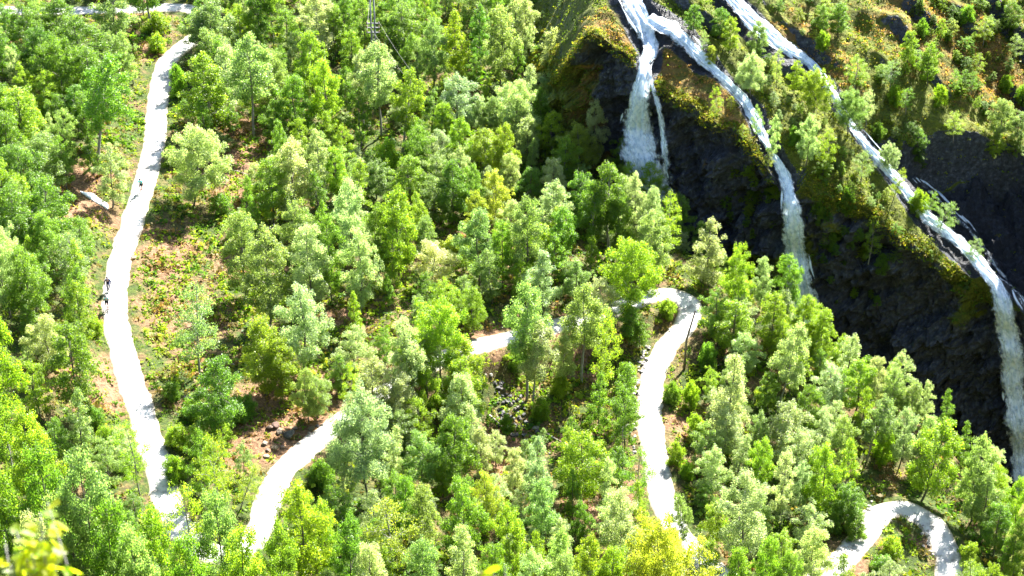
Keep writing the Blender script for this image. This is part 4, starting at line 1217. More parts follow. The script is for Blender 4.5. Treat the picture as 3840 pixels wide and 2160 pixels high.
ng.links.new(ip.outputs[0], go.inputs[0])
def scatter(name, P_, rot_, scl_, idx_, col_):
    print(name, len(P_))
    me = bpy.data.meshes.new(name)
    me.from_pydata(P_, [], [])
    for nm, vals in (('rot', rot_), ('scl', scl_)):
        a_ = me.attributes.new(nm, 'FLOAT_VECTOR', 'POINT'); a_.data.foreach_set('vector', np.array(vals, dtype=np.float32).ravel())
    a_ = me.attributes.new('idx', 'INT', 'POINT'); a_.data.foreach_set('value', np.array(idx_, dtype=np.int32))
    a_ = me.attributes.new('tcol', 'FLOAT_COLOR', 'POINT'); a_.data.foreach_set('color', np.array(col_, dtype=np.float32).ravel())
    o_ = link(name, me)
    o_.modifiers.new('thicket', 'NODES').node_group = ng
    return o_
tho = scatter('young_birch_thicket', tp_, tr_, ts_, ti_, tc2)
tag(tho, 'dense young birches filling the wood between the larger trees', 'thicket', kind='stuff')
mp_, mr_, ms_, mi_, mc_ = [], [], [], [], []
wat = [(a_ * W3, b_ * W3, w_ * W3) for S_ in (streamA, fallA, streamB, fallB, streamC, fallC, streamD) for a_, b_, w_ in resample(np.array(S_, float), 6.0)]
for _ in range(2600):
    px, py = rdm.uniform(2080, 3860), rdm.uniform(-40, 1150)
    if any((px - a_) ** 2 + (py - b_) ** 2 < (w_ * .5 + 34) ** 2 for a_, b_, w_ in wat): continue
    p_, _d = hit_mountain(px, py)
    e_, n_2 = to_en(p_[0], p_[1])
    cl_ = n_2 < float(edge_n(np.array([e_]))[0]) - .1                 # on the cliff face
    rc_ = n_2 > np.interp(e_, cen[:, 0], cen[:, 1]) + 1 and n_2 < np.interp(e_, ledge_en[:, 0], ledge_en[:, 1]) and e_ > ledge_en[0, 0]
    bluff = 2430 < px < 2830 and 150 < py < 600 and not cl_
    dens_ = -0.05 if cl_ else (-0.1 if rc_ else (-0.1 if bluff else (0.42 if 2700 < px < 3500 and py > 380 + (px - 3000) * .5 else 0.06)))
    if vfbm(np.array([p_[0]]), np.array([p_[1]]), 9, 111)[0] + rdm.uniform(-.5, .5) < 0.55 - dens_: continue
    h = rdm.uniform(0.8, 2.6) if not cl_ else rdm.uniform(.8, 2.0)
    mp_.append(tuple(p_ - np.array((0, 0, .15)))); mr_.append((rdm.gauss(0, .15), rdm.gauss(0, .15), rdm.uniform(0, 6.28)))
    f_ = h / 10 * rdm.uniform(1.2, 2.0); ms_.append((f_, f_, h / 10)); mi_.append(rdm.randrange(5))
    k_ = rdm.uniform(.75, 1.1); tn = rdm.choice(['m', 'y', 'y', 'Y', 'm', 'g'] if not cl_ else ['d', 'm', 'm'])
    mc_.append(tuple(c_ * k_ for c_ in TONE[tn]) + (1.0,))
tag(scatter('mountain_scrub', mp_, mr_, ms_, mi_, mc_), 'low birch scrub scattered over the mossy mountainside', 'scrub', kind='stuff')

# ------------------------------------------------------------------ undergrowth (nobody could count it)
def cover(name, X, Y, Z, cols, size, nleaf, leaf, label, seed, up=0.6, flat=0.6):
    r = np.random.default_rng(seed)
    m = len(X)
    idx = np.repeat(np.arange(m), nleaf)
    d = r.normal(size=(len(idx), 3)); d /= np.linalg.norm(d, axis=1)[:, None]
    d[:, 2] = np.abs(d[:, 2]) * flat
    rad = size[idx] * (0.3 + 0.7 * r.random(len(idx)))
    pos = np.stack([X, Y, Z], 1)[idx] + d * rad[:, None]
    nor = d * 0.7 + r.normal(size=d.shape) * 0.5 + np.array((0, 0, up))
    s = leaf * size[idx] / size.mean() * r.uniform(0.6, 1.4, len(idx))
    me = leaf_mesh(name, pos, nor, s, r, cols[idx] * r.uniform(0.8, 1.2, (len(idx), 1)))
    o = link(name, me, None, M_COVER)
    return tag(o, label, 'undergrowth', kind='stuff')

r = np.random.default_rng(5)
nT = 50000
X = r.uniform(-82, 78, nT); Y = r.uniform(128, 318, nT)
Z = ground(X, Y)
rows = 1080 - F * (Y * SP + Z * CP) / (Y * CP - Z * SP); colsx = 1920 + F * X / (Y * CP - Z * SP)
dr, _ = road_near(X, Y)
gs, _ = poly_sd(GE, X, Y)
keep = (rows > -150) & (rows < 2350) & (colsx > -150) & (colsx < 3990) & (dr > ROAD_HW - 0.20) & (gs < 14)
so = soil_at(X, Y) + 0.30 * vfbm(X, Y, 5, 91)
keep &= r.random(nT) < np.where(so > 0.30, 0.35, 0.95)
sn = (np.abs(colsx - 353) < 75) & (np.abs(rows - (752 + (colsx - 353) * 0.58)) < 30)
keep &= ~sn
X, Y, Z, so, dr = X[keep], Y[keep], Z[keep], so[keep], dr[keep]
m = len(X)
u = vfbm(X, Y, 7, 93) * 0.5 + 0.5 + r.normal(0, .18, m)
pal = np.array([(0.045, 0.105, 0.010), (0.090, 0.165, 0.012), (0.145, 0.20, 0.014), (0.175, 0.20, 0.018)])
ci = np.clip((u * 4).astype(int), 0, 3)
cols_ = pal[ci]
brownp = (so > 0.13) & (r.random(m) < 0.6)
cols_[brownp] = np.array((0.17, 0.105, 0.045)) * r.uniform(0.6, 1.4, (brownp.sum(), 1))
gold = r.random(m) < 0.14
cols_[gold] = np.array((0.15, 0.115, 0.03)) * r.uniform(.6, 1.2, (gold.sum(), 1))
size = r.uniform(0.30, 0.80, m) * np.where(r.random(m) < 0.14, 2.1, 1.0) * np.where(dr < ROAD_HW + .15, 0.28, np.where(dr < 2.6, 0.5, 1.0))
cover('undergrowth', X, Y, Z, cols_, size, 12, 0.26, 'low leafy undergrowth and bracken covering the hillside', 3)
# taller ferns and seedlings on the open ground
nF = 26000
X = r.uniform(-75, 70, nF); Y = r.uniform(135, 300, nF)
Z = ground(X, Y)
rows = 1080 - F * (Y * SP + Z * CP) / (Y * CP - Z * SP); colsx = 1920 + F * X / (Y * CP - Z * SP)
dr, _ = road_near(X, Y); gs, _ = poly_sd(GE, X, Y)
op = np.array([in_open(a_, b_) for a_, b_ in zip(colsx, rows)])
sn = (np.abs(colsx - 353) < 85) & (np.abs(rows - (752 + (colsx - 353) * 0.58)) < 45)
keep = (colsx > -50) & (colsx < 3900) & (rows > -50) & (rows < 2250) & (dr > ROAD_HW + .35) & (gs < 6) & ~sn & (r.random(nF) < np.where(op, 0.55, 0.12)) & (vfbm(X, Y, 4, 131) > -0.25)
X, Y, Z = X[keep], Y[keep], Z[keep]
m = len(X)
u = vfbm(X, Y, 5, 133) * 0.6 + 0.5 + r.normal(0, .2, m)
cols_ = np.array([(0.06, 0.14, 0.010), (0.12, 0.21, 0.012), (0.165, 0.235, 0.013), (0.15, 0.115, 0.03)])[np.clip((u * 4).astype(int), 0, 3)]
cover('ferns', X, Y, Z, cols_, r.uniform(0.35, 0.85, m), 16, 0.30, 'bright ferns and seedlings on the open ground beside the roads', 8, flat=0.9)
# mountainside heather, moss tufts and grass
nM = 52000
E_ = r.uniform(-215, -66, nM); n_ = edge_n(E_) + r.uniform(0.3, 62, nM)
x_, y_ = to_xy(E_, n_); z_ = m_height(E_, n_)
rows = 1080 - F * (y_ * SP + z_ * CP) / (y_ * CP - z_ * SP); colsx = 1920 + F * x_ / (y_ * CP - z_ * SP)
ok = (rows > -120) & (colsx < 3960) & (colsx > 1950)
cnn = np.interp(E_, cen[:, 0], cen[:, 1]); lnn = np.interp(E_, ledge_en[:, 0], ledge_en[:, 1])
rec = (n_ - cnn > 1.6) & (n_ < lnn - 0.3) & (E_ > ledge_en[0, 0])
ok &= ~rec | (r.random(nM) < 0.12)
for S in SW:
    d, par = poly_sd(S[:, :2], x_, y_)
    hw = np.interp(par, np.arange(len(S)), S[:, 3]) / 27.0 / 2
    ok &= np.abs(d) > hw + 0.7
ok &= r.random(nM) < 0.30 + 0.7 * smooth(-0.25, 0.35, vfbm(E_ * .5, n_, 5, 97))
x_, y_, z_ = x_[ok], y_[ok], z_[ok]
m = len(x_)
u = vfbm(x_, y_, 9, 98) * 0.5 + 0.5 + r.normal(0, .15, m)
pal = np.array([(0.035, 0.070, 0.007), (0.085, 0.135, 0.010), (0.135, 0.170, 0.012), (0.14, 0.135, 0.018)])
cols_ = pal[np.clip((u * 4).astype(int), 0, 3)]
for px, py, rr, st in bcs:
    c = at_m(px, py)
    b = (np.hypot(x_ - c[0], y_ - c[1]) < rr * (0.6 + 0.5 * r.random(m))) & (r.random(m) < st * 2.2)
    cols_[b] = np.array((0.27, 0.165, 0.05)) * r.uniform(0.7, 1.3, (b.sum(), 1))
nR = 5000                                                       # tufts hanging over the rim
re_ = r.uniform(-213, -70, nR); ro_ = r.uniform(-0.5, 1.6, nR)
rx_, ry_ = to_xy(re_, edge_n(re_) + ro_); rz_ = m_height(re_, edge_n(re_) + np.maximum(ro_, .15)) - 1.6 * np.maximum(0, .1 - ro_)
okr = np.ones(nR, bool)
for S in SW:
    d, par = poly_sd(S[:, :2], rx_, ry_)
    okr &= np.abs(d) > np.interp(par, np.arange(len(S)), S[:, 3]) / 54.0 + 0.6
rx_, ry_, rz_ = rx_[okr], ry_[okr], rz_[okr]
x_, y_, z_ = np.concatenate([x_, rx_]), np.concatenate([y_, ry_]), np.concatenate([z_, rz_])
cols_ = np.vstack([cols_, np.array([(0.07, 0.12, 0.010), (0.14, 0.165, 0.012), (0.18, 0.175, 0.015), (0.15, 0.125, 0.02)])[r.integers(0, 4, len(rx_))]])
cm = np.argwhere((moss[6:ncl - 1] > 0.5)) + (6, 0)
cm = cm[r.random(len(cm)) < 0.30]
cx_, cy_, cz_ = MXX[cm[:, 0], cm[:, 1]], MYY[cm[:, 0], cm[:, 1]], MZ[cm[:, 0], cm[:, 1]]
x_, y_, z_ = np.concatenate([x_, cx_]), np.concatenate([y_, cy_ - .1]), np.concatenate([z_, cz_])
cc = np.array([(0.05, 0.11, 0.012), (0.085, 0.15, 0.016), (0.12, 0.13, 0.015)])[r.integers(0, 3, len(cm))]
cols_ = np.vstack([cols_, cc]); m = len(x_)
cover('moss_and_heather', x_, y_, z_, cols_, r.uniform(0.25, 0.70, m), 10, 0.20, 'yellow-green moss, heather and dry grass on the mountainside', 4, flat=0.45)

# ------------------------------------------------------------------ stones
def stone_mesh(seed, sub=2):
    bm = bmesh.new()
    bmesh.ops.create_icosphere(bm, subdivisions=sub, radius=1.0)
    rd = random.Random(seed)
    pl = [(Vector((rd.gauss(0, 1), rd.gauss(0, 1), rd.gauss(0, 1))).normalized(), rd.uniform(.55, .9)) for _ in range(9)]
    for v in bm.verts:
        for nrm, dd in pl:
            k_ = v.co.dot(nrm)
            if k_ > dd: v.co -= nrm * (k_ - dd)
        v.co *= 1 + 0.10 * mn.noise(v.co * 1.7 + Vector((seed * 3.1, 0, 0)))
    me = bpy.data.meshes.new('stone'); bm.to_mesh(me); bm.free()
    me.materials.append(M_STONE)
    return me
STONES = [stone_mesh(s, 1) for s in range(5)]
BOULDERS = [stone_mesh(s + 40, 3) for s in range(6)]

def put_stone(name, meshes, px, py, size, col, parent=None, squash=0.75, sink=0.25, world=None):
    p = np.array(world) if world is not None else hit_ground(px, py)
    o = link(name, random.choice(meshes), parent)
    s = size
    o.scale = (s * random.uniform(.8, 1.25), s * random.uniform(.8, 1.25), s * squash * random.uniform(.8, 1.15))
    o.rotation_euler = (random.uniform(-.35, .35), random.uniform(-.35, .35), random.uniform(0, 6.3))
    o.location = Vector(p) + Vector((0, 0, s * squash * (1 - 2 * sink) * 0.7))
    if parent is not None: o.location = o.location - parent.location
    f = random.uniform(.75, 1.25) * (.62 if name == 'boulder' else .6 if parent is not None and parent.name.startswith('rubble') else .8)
    o.color = (col[0] * f, col[1] * f, col[2] * f, 1)
    return o

bl = [(1085, 1632, 1.15, (.10, .10, .09), 'large dark boulder with mossy top above the left road fork'),
      (1050, 1622, 0.75, (.30, .24, .18), 'pale brown boulder touching the large dark boulder'),
      (1035, 1598, 0.85, (.17, .09, .06), 'reddish boulder above the pale brown one'),
      (1010, 1606, 0.7, (.13, .085, .06), 'dark brown boulder left of the reddish one'),
      (1190, 1600, 0.42, (.12, .11, .13), 'small dark stone lying on the verge of the left road fork'),
      (1166, 1608, 0.62, (.22, .18, .10), 'olive brown boulder beside the small dark stone'),
      (1160, 1625, 0.38, (.36, .33, .28), 'small pale stone below the olive brown boulder'),
      (1106, 1608, 0.5, (.26, .20, .15), 'flat brown stone behind the large dark boulder'),
      (1030, 1685, 0.7, (.20, .16, .09), 'mossy stone on the bare bank above the road'),
      (1003, 1688, 0.45, (.16, .11, .09), 'dark stone left of the mossy stone on the bank'),
      (1060, 1680, 0.5, (.30, .22, .17), 'pinkish stone right of the mossy stone on the bank'),
      (990, 1665, 0.7, (.33, .26, .21), 'broad pale slab high on the bare bank'),
      (1000, 1715, 0.5, (.34, .27, .20), 'pale slab low on the bare bank near the road'),
      (330, 575, 0.8, (.12, .12, .12), 'dark boulder under the leaning birch left of the road'),
      (370, 515, 0.5, (.38, .37, .36), 'small pale boulder in the grass left of the road'),
      (2010, 1610, 0.7, (.36, .32, .30), 'pale pinkish boulder at the foot of the rubble gully'),
      (1842, 1408, 0.45, (.42, .41, .38), 'pale stone in the grass above the rubble gully'),
      (1935, 1715, 0.5, (.36, .32, .30), 'small pale boulder in the hollow under the gully'),
      (870, 1370, 0.45, (.42, .34, .27), 'pale stone on the open slope below the bare trunk')]
for px, py, s, c, lb in bl:
    tag(put_stone('boulder', BOULDERS, px, py, s * .66, c, sink=.36), lb, 'boulder', 'boulders on the hillside')

def edging(pts, n, label, smin, smax, side_px=0, col=(.36, .35, .34)):
    P = [hit_ground(*p) for p in pts]
    root = empty('stone_edging', P[0])
    PP = resample(np.array(P), 0.2)
    for i in range(n):
        a = PP[int(random.random() * (len(PP) - 1))]
        x, y = a[0] + random.gauss(0, .3), a[1] + random.gauss(0, .3)
        z = float(ground(np.array([x]), np.array([y]))[0])
        put_stone('stone', STONES, 0, 0, random.uniform(smin, smax), col, root, world=(x, y, z))
    return tag(root, label, 'stone edging')
edging([(2425, 1300), (2405, 1360), (2390, 1430), (2378, 1520), (2372, 1600), (2374, 1680), (2384, 1740)], 75, 'row of loose stones along the left side of the middle hairpin road', .14, .34)
edging([(3268, 1872), (3256, 1920), (3240, 1970), (3205, 2030), (3160, 2075), (3100, 2130)], 70, 'white stones edging the outside of the lower right hairpin', .13, .32, col=(.42, .41, .40))
edging([(3415, 1940), (3450, 1975), (3480, 2030), (3490, 2090)], 26, 'stones along the inside of the lower right hairpin', .13, .28)
edging([(1080, 1708), (1150, 1650), (1230, 1590), (1280, 1560)], 30, 'small stones scattered along the verge under the boulders', .10, .22, col=(.38, .36, .33))
rub = empty('rubble', hit_ground(1900, 1560))
for i in range(85):
    px, py = random.gauss(1915, 42), random.gauss(1545, 55)
    px += (py - 1545) * 0.45
    put_stone('stone', STONES, px, py, random.uniform(.14, .42), random.choice([(.16, .16, .17), (.12, .12, .13), (.20, .18, .16), (.08, .08, .09)]), rub)
tag(rub, 'grey rock rubble spilling down the gully in the hollow', 'rubble')

# ------------------------------------------------------------------ snow patch
def snow_patch():
    out = [(299, 717), (318, 722), (335, 723), (352, 728), (365, 740), (378, 750), (392, 757), (404, 765), (407, 774), (405, 786), (395, 782), (384, 775), (368, 766), (350, 756), (334, 745), (317, 733), (305, 725)]
    P = np.array([hit_ground(*p) for p in out])
    c = P.mean(0)
    bm = bmesh.new()
    rings = []
    for s, dz in ((1.0, -0.08), (0.97, 0.10), (0.86, 0.20), (0.6, 0.26), (0.3, 0.28)):
        rg = []
        for i, p in enumerate(P):
            q = c + (p - c) * s
            g = float(ground(np.array([q[0]]), np.array([q[1]]))[0])
            q2 = Vector((q[0], q[1], g * .5 + q[2] * .5 + dz + 0.04 * mn.noise(Vector(q) * 1.4)))
            rg.append(bm.verts.new(q2 - Vector(c)))
        rings.append(rg)
    n = len(P)
    for a, b in zip(rings[:-1], rings[1:]):
        for i in range(n): bm.faces.new((a[i], a[(i + 1) % n], b[(i + 1) % n], b[i]))
    bm.faces.new(rings[-1])
    bmesh.ops.recalc_face_normals(bm, faces=bm.faces)
    bmesh.ops.subdivide_edges(bm, edges=bm.edges, cuts=1, use_grid_fill=True)
    me = bpy.data.meshes.new('snow_patch'); bm.to_mesh(me); bm.free()
    me.polygons.foreach_set('use_smooth', np.ones(len(me.polygons), dtype=bool))
    o = link('snow_patch', me, None, simple('old_snow', (.80, .82, .86), .6, noise_amt=.06, scale=2.0, bump=.2))
    o.location = c
    tag(o, 'last melting snow patch on the brown bank left of the road', 'snow patch')
snow_patch()

# ------------------------------------------------------------------ fallen and dead wood
def log(name, p0, p1, rad, mat, label, cat, branches=0, lift=0.1):
    a, b = hit_ground(*p0), hit_ground(*p1)
    a = Vector(a); b = Vector(b)
    root = empty(name, a)
    b = b - a
    pts = []
    for i in range(9):
        t = i / 8
        q = b * t
        g = float(ground(np.array([a.x + q.x]), np.array([a.y + q.y]))[0]) - a.z
        z = max(g + rad * .6, q.z * .7 + g * .3) + lift * t
        pts.append(Vector((q.x + .1 * mn.noise(Vector((i * 1.3, p0[0], 0))), q.y, z)))
    MB().tube(pts, [rad * (1 - .6 * i / 8) for i in range(9)], 7).build('stem', mat, root)
    for k_ in range(branches):
        t = random.uniform(.3, .95); i = int(t * 8); s = pts[i]
        d = Vector((random.gauss(0, 1), random.gauss(0, 1), abs(random.gauss(.4, .5)))).normalized() * random.uniform(.6, 1.6)
        MB().tube([s, s + d * .5 + Vector((0, 0, .08)), s + d], [rad * .35, rad * .22, rad * .08], 5).build('branch', mat, root)
    tag(root, label, cat, 'fallen wood on the slopes')
log('fallen_log', (1560, 1100), (1690, 1083), .12, M_DEAD, 'fallen grey log lying in the dark undergrowth below the whitish birch', 'log', 3)
log('fallen_log', (2620, 1396), (2705, 1370), .13, M_DEAD, 'bleached fallen branch beside the utility pole', 'log', 5)
log('fallen_log', (2050, 1630), (2110, 1665), .16, M_DEAD, 'grey log lying across the hollow below the gully', 'log', 1)
log('fallen_log', (1835, 1560), (1905, 1625), .15, M_DEAD, 'dark fallen trunk along the edge of the rubble gully', 'log', 1)
log('fallen_log', (690, 1490), (765, 1520), .14, M_DEAD, 'brown fallen trunk on the slope right of the white road', 'log', 2)
log('fallen_log', (870, 640), (945, 660), .10, M_DEAD, 'thin fallen stem on the brown slope under the silvery birch', 'log', 2)
log('fallen_log', (2230, 1830), (2310, 1848), .12, M_DEAD, 'short grey log beneath the thin-leaved birch by the road', 'log', 1)
log('fallen_log', (440, 172), (500, 188), .10, M_BARK, 'dark fallen branch on the mossy bank near the road bend', 'log', 2)

def snag(px, py, top, rad, label, mat=M_DEAD, lean=0.0, nb=5):
    p = hit_ground(px, py); h = z_for_row(p[0], p[1], top) - p[2]
    root = empty('dead_tree', p)
    pts = [Vector((lean * h * t + .1 * math.sin(t * 5), .06 * math.sin(t * 7), -0.3 + (h + .3) * t)) for t in np.linspace(0, 1, 8)]
    MB().tube(pts, [rad * (1 - .75 * t) for t in np.linspace(0, 1, 8)], 7).build('trunk', mat, root)
    for i in range(nb):
        t = random.uniform(.3, .97); s = pts[int(t * 7)]
        az = random.uniform(0, 6.28); L = random.uniform(.6, 1.7) * (1.1 - t * .6)
        MB().tube([s, s + Vector((math.cos(az) * L * .5, math.sin(az) * L * .5, L * .3)), s + Vector((math.cos(az) * L, math.sin(az) * L, L * .35))], [rad * .3, rad * .2, rad * .06], 5).build('branch', mat, root)
    tag(root, label, 'dead tree', 'dead trees')
snag(501, 240, 182, .09, 'short pale dead stem on the bank left of the upper road bend', nb=2)
snag(2330, 1830, 1600, .10, 'bare thin stem beside the middle hairpin road', M_BARK, nb=8)

# ------------------------------------------------------------------ utility pole by the middle hairpin, power pole with wires at the top
p = hit_ground(2566, 1385); h = z_for_row(p[0], p[1], 1166) - p[2]
root = empty('utility_pole', p)
MB().tube([(0, 0, -.5), (.05, 0, h * .5), ((2594 - 2566) / px_per_m(p), 0, h)], [.15, .13, .10], 10).build('shaft', M_POLE, root)
MB().tube([((2594 - 2566) / px_per_m(p), 0, h - .02), ((2594 - 2566) / px_per_m(p), 0, h + .12)], [.12, .04], 10).build('cap', M_STEEL, root)
tag(root, 'single bare wooden pole standing beside the middle hairpin road', 'pole')

p = hit_ground(1408, 330); h = z_for_row(p[0], p[1], -30) - p[2]
root = empty('power_pole', p)
for dx in (-.28, .28):
    MB().tube([(dx, 0, -.5), (dx * .9, 0, h)], [.14, .11], 9).build('shaft', M_STEEL, root)
arms = []
for row in (88, 104, 122):
    za = z_for_row(p[0], p[1], row) - p[2]
    a = MB().box((0, 0, za), (1.9, .12, .14)).build('crossarm', M_STEEL, root, False)
    for dx in (-.85, .85):
        MB().tube([(dx, 0, za + .07), (dx, 0, za + .16), (dx, 0, za + .3)], [.06, .09, .05], 8).build('insulator', M_CERAM, a)
    arms.append(za)
for q_ in range(14):
    zz = arms[0] - 0.5 - q_ * .32
    MB().tube([(-.25, 0, zz), (.25, 0, zz + (.3 if q_ % 2 else -.0))], .02, 4).build('brace', M_STEEL, root)
tag(root, 'grey twin-post power pole with crossarms among birches at the top', 'pole')
pw = Vector(p)
ends = [(2.2, -30.0, -9.0), (-2.6, -30, -8.5)]
def wire(a, b, sag, label):
    a, b = Vector(a), Vector(b)
    pts = []
    for i in range(25):
        t = i / 24
        q = a.lerp(b, t); q.z -= sag * 4 * t * (1 - t)
        pts.append(q)
    c = MB().tube([q - a for q in pts], .016, 5).build('power_wire', M_WIRE)
    c.location = a
    tag(c, label, 'wire', 'wires of the power pole')
top_a = pw + Vector((-.85, 0, arms[0] + .3)); top_b = pw + Vector((.85, 0, arms[0] + .3))
e1 = at_y(1520, 285, pw.y - 13); e2 = at_y(1545, 270, pw.y - 13)
wire(top_a, e1, .35, 'left of two thin wires running down-right from the power pole')
wire(top_b, e2, .35, 'right of two thin wires running down-right from the power pole')
wire(pw + Vector((-.85, 0, arms[2] + .3)), at_y(1395, -160, pw.y + 22), .4, 'thin wire leading up out of view from the power pole')

# ------------------------------------------------------------------ cyclists
M_SKIN = simple('skin', (.50, .30, .22), .6, noise_amt=.05)
def cloth(n, c): return simple(n, c, .85, noise_amt=.12, scale=20)
M_TEAL, M_NAVY, M_BLACK, M_DTEAL = cloth('teal_cloth', (.02, .34, .36)), cloth('navy_cloth', (.020, .030, .085)), cloth('black_cloth', (.015, .015, .022)), cloth('dark_teal_cloth', (.012, .13, .13))
M_HELM = simple('helmet_shell', (.02, .02, .03), .35)
M_RUB = simple('rubber', (.02, .02, .02), .8)
M_ALU = simple('aluminium', (.55, .56, .58), .35, .8)
M_FRAME1, M_FRAME2 = simple('bike_paint_dark', (.03, .03, .04), .4), simple('bike_paint_red', (.20, .03, .03), .4)

def skin_body(name, joints, edges, parent, mat, sub=2):
    me = bpy.data.meshes.new(name)
    me.from_pydata([j[0] for j in joints], edges, [])
    o = bpy.data.objects.new(name, me); COL.objects.link(o)
    sk = o.modifiers.new('skin', 'SKIN'); sk.use_smooth_shade = True
    for i, j in enumerate(joints):
        v = me.skin_vertices[0].data[i]
        v.radius = (j[1], j[1]) if not hasattr(j[1], '__len__') else j[1]
        v.use_root = (i == 0)
    sb = o.modifiers.new('sub', 'SUBSURF'); sb.levels = sub; sb.render_levels = sub
    dg = bpy.context.evaluated_depsgraph_get(); dg.update()
    nm = bpy.data.meshes.new_from_object(o.evaluated_get(dg))
    bpy.data.objects.remove(o)
    nm.name = name
    nm.materials.clear(); nm.materials.append(mat)
    return link(name, nm, parent)

def bicycle(loc, rz, label, paint):
    root = empty('bicycle', loc, rz)
    R_ = .34; rh = (-.43, 0, R_); fh = (.60, 0, R_); bb = (0, 0, .29); st = (-.17, 0, .86); ht = (.43, 0, .90); hb = (.47, 0, .74)
    fm = MB()
    for a, b, r_ in ((bb, st, .018), (bb, hb, .022), (st, ht, .018)): fm.tube([a, b], r_, 7)
    for s in (-.05, .05):
        fm.tube([(rh[0], s, rh[2]), bb], .011, 5); fm.tube([(rh[0], s, rh[2]), (st[0] + .03, s * .4, st[2] - .07)], .010, 5)
    fm.tube([hb, ht], .022, 7); fm.build('frame', paint, root)
    fk = MB()
    for s in (-.055, .055): fk.tube([(hb[0] + .01, s, hb[2] - .03), fh if False else (fh[0], s, fh[2])], .013, 5)
    fk.build('fork', paint, root)
    for c in (rh, fh):
        w = empty('wheel'); w.parent = root; w.location = c
        MB().ring((0, 0, 0), (0, 1, 0), R_ - .025, .028, 32, 6).build('tyre', M_RUB, w)
        rm = MB().ring((0, 0, 0), (0, 1, 0), R_ - .05, .011, 32, 5)
        rm.build('rim', M_ALU, w)
        sp = MB()
        for i in range(14):
            t = 6.283 * i / 14
            sp.tube([(0, (-1) ** i * .03, 0), (math.cos(t) * (R_ - .05), 0, math.sin(t) * (R_ - .05))], .003, 3, False)
        sp.tube([(0, -.05, 0), (0, .05, 0)], .025, 8); sp.build('spokes', M_ALU, w)
    MB().tube([(st[0] - .02, 0, st[2] - .02), (st[0] - .03, 0, .94)], .015, 6).build('seat_post', M_ALU, root)
    sd = MB().tube([(-.33, 0, .965), (-.26, 0, .97), (-.16, 0, .965), (-.06, 0, .955)], [.055, .075, .045, .02], 8); sd.build('saddle', M_BLACK, root)
    MB().tube([(.43, 0, .90), (.46, 0, 1.0), (.50, 0, 1.01)], .016, 6).tube([(.43, -.33, 1.02), (.49, -.15, 1.02), (.50, 0, 1.01), (.49, .15, 1.02), (.43, .33, 1.02)], .014, 6).build('handlebar', M_ALU, root)
    cr = MB().ring((0, .06, .29), (0, 1, 0), .085, .008, 20, 4).tube([(0, .08, .29), (.10, .08, .16)], .012, 5).tube([(0, -.08, .29), (-.10, -.08, .42)], .012, 5)
    cr.build('crank', M_ALU, root)
    for s, x, z in ((1, .10, .16), (-1, -.10, .42)): MB().box((x, s * .13, z), (.09, .09, .02)).build('pedal', M_BLACK, root, False)
    tag(root, label, 'bicycle', 'bicycles ridden down the road')
    return root

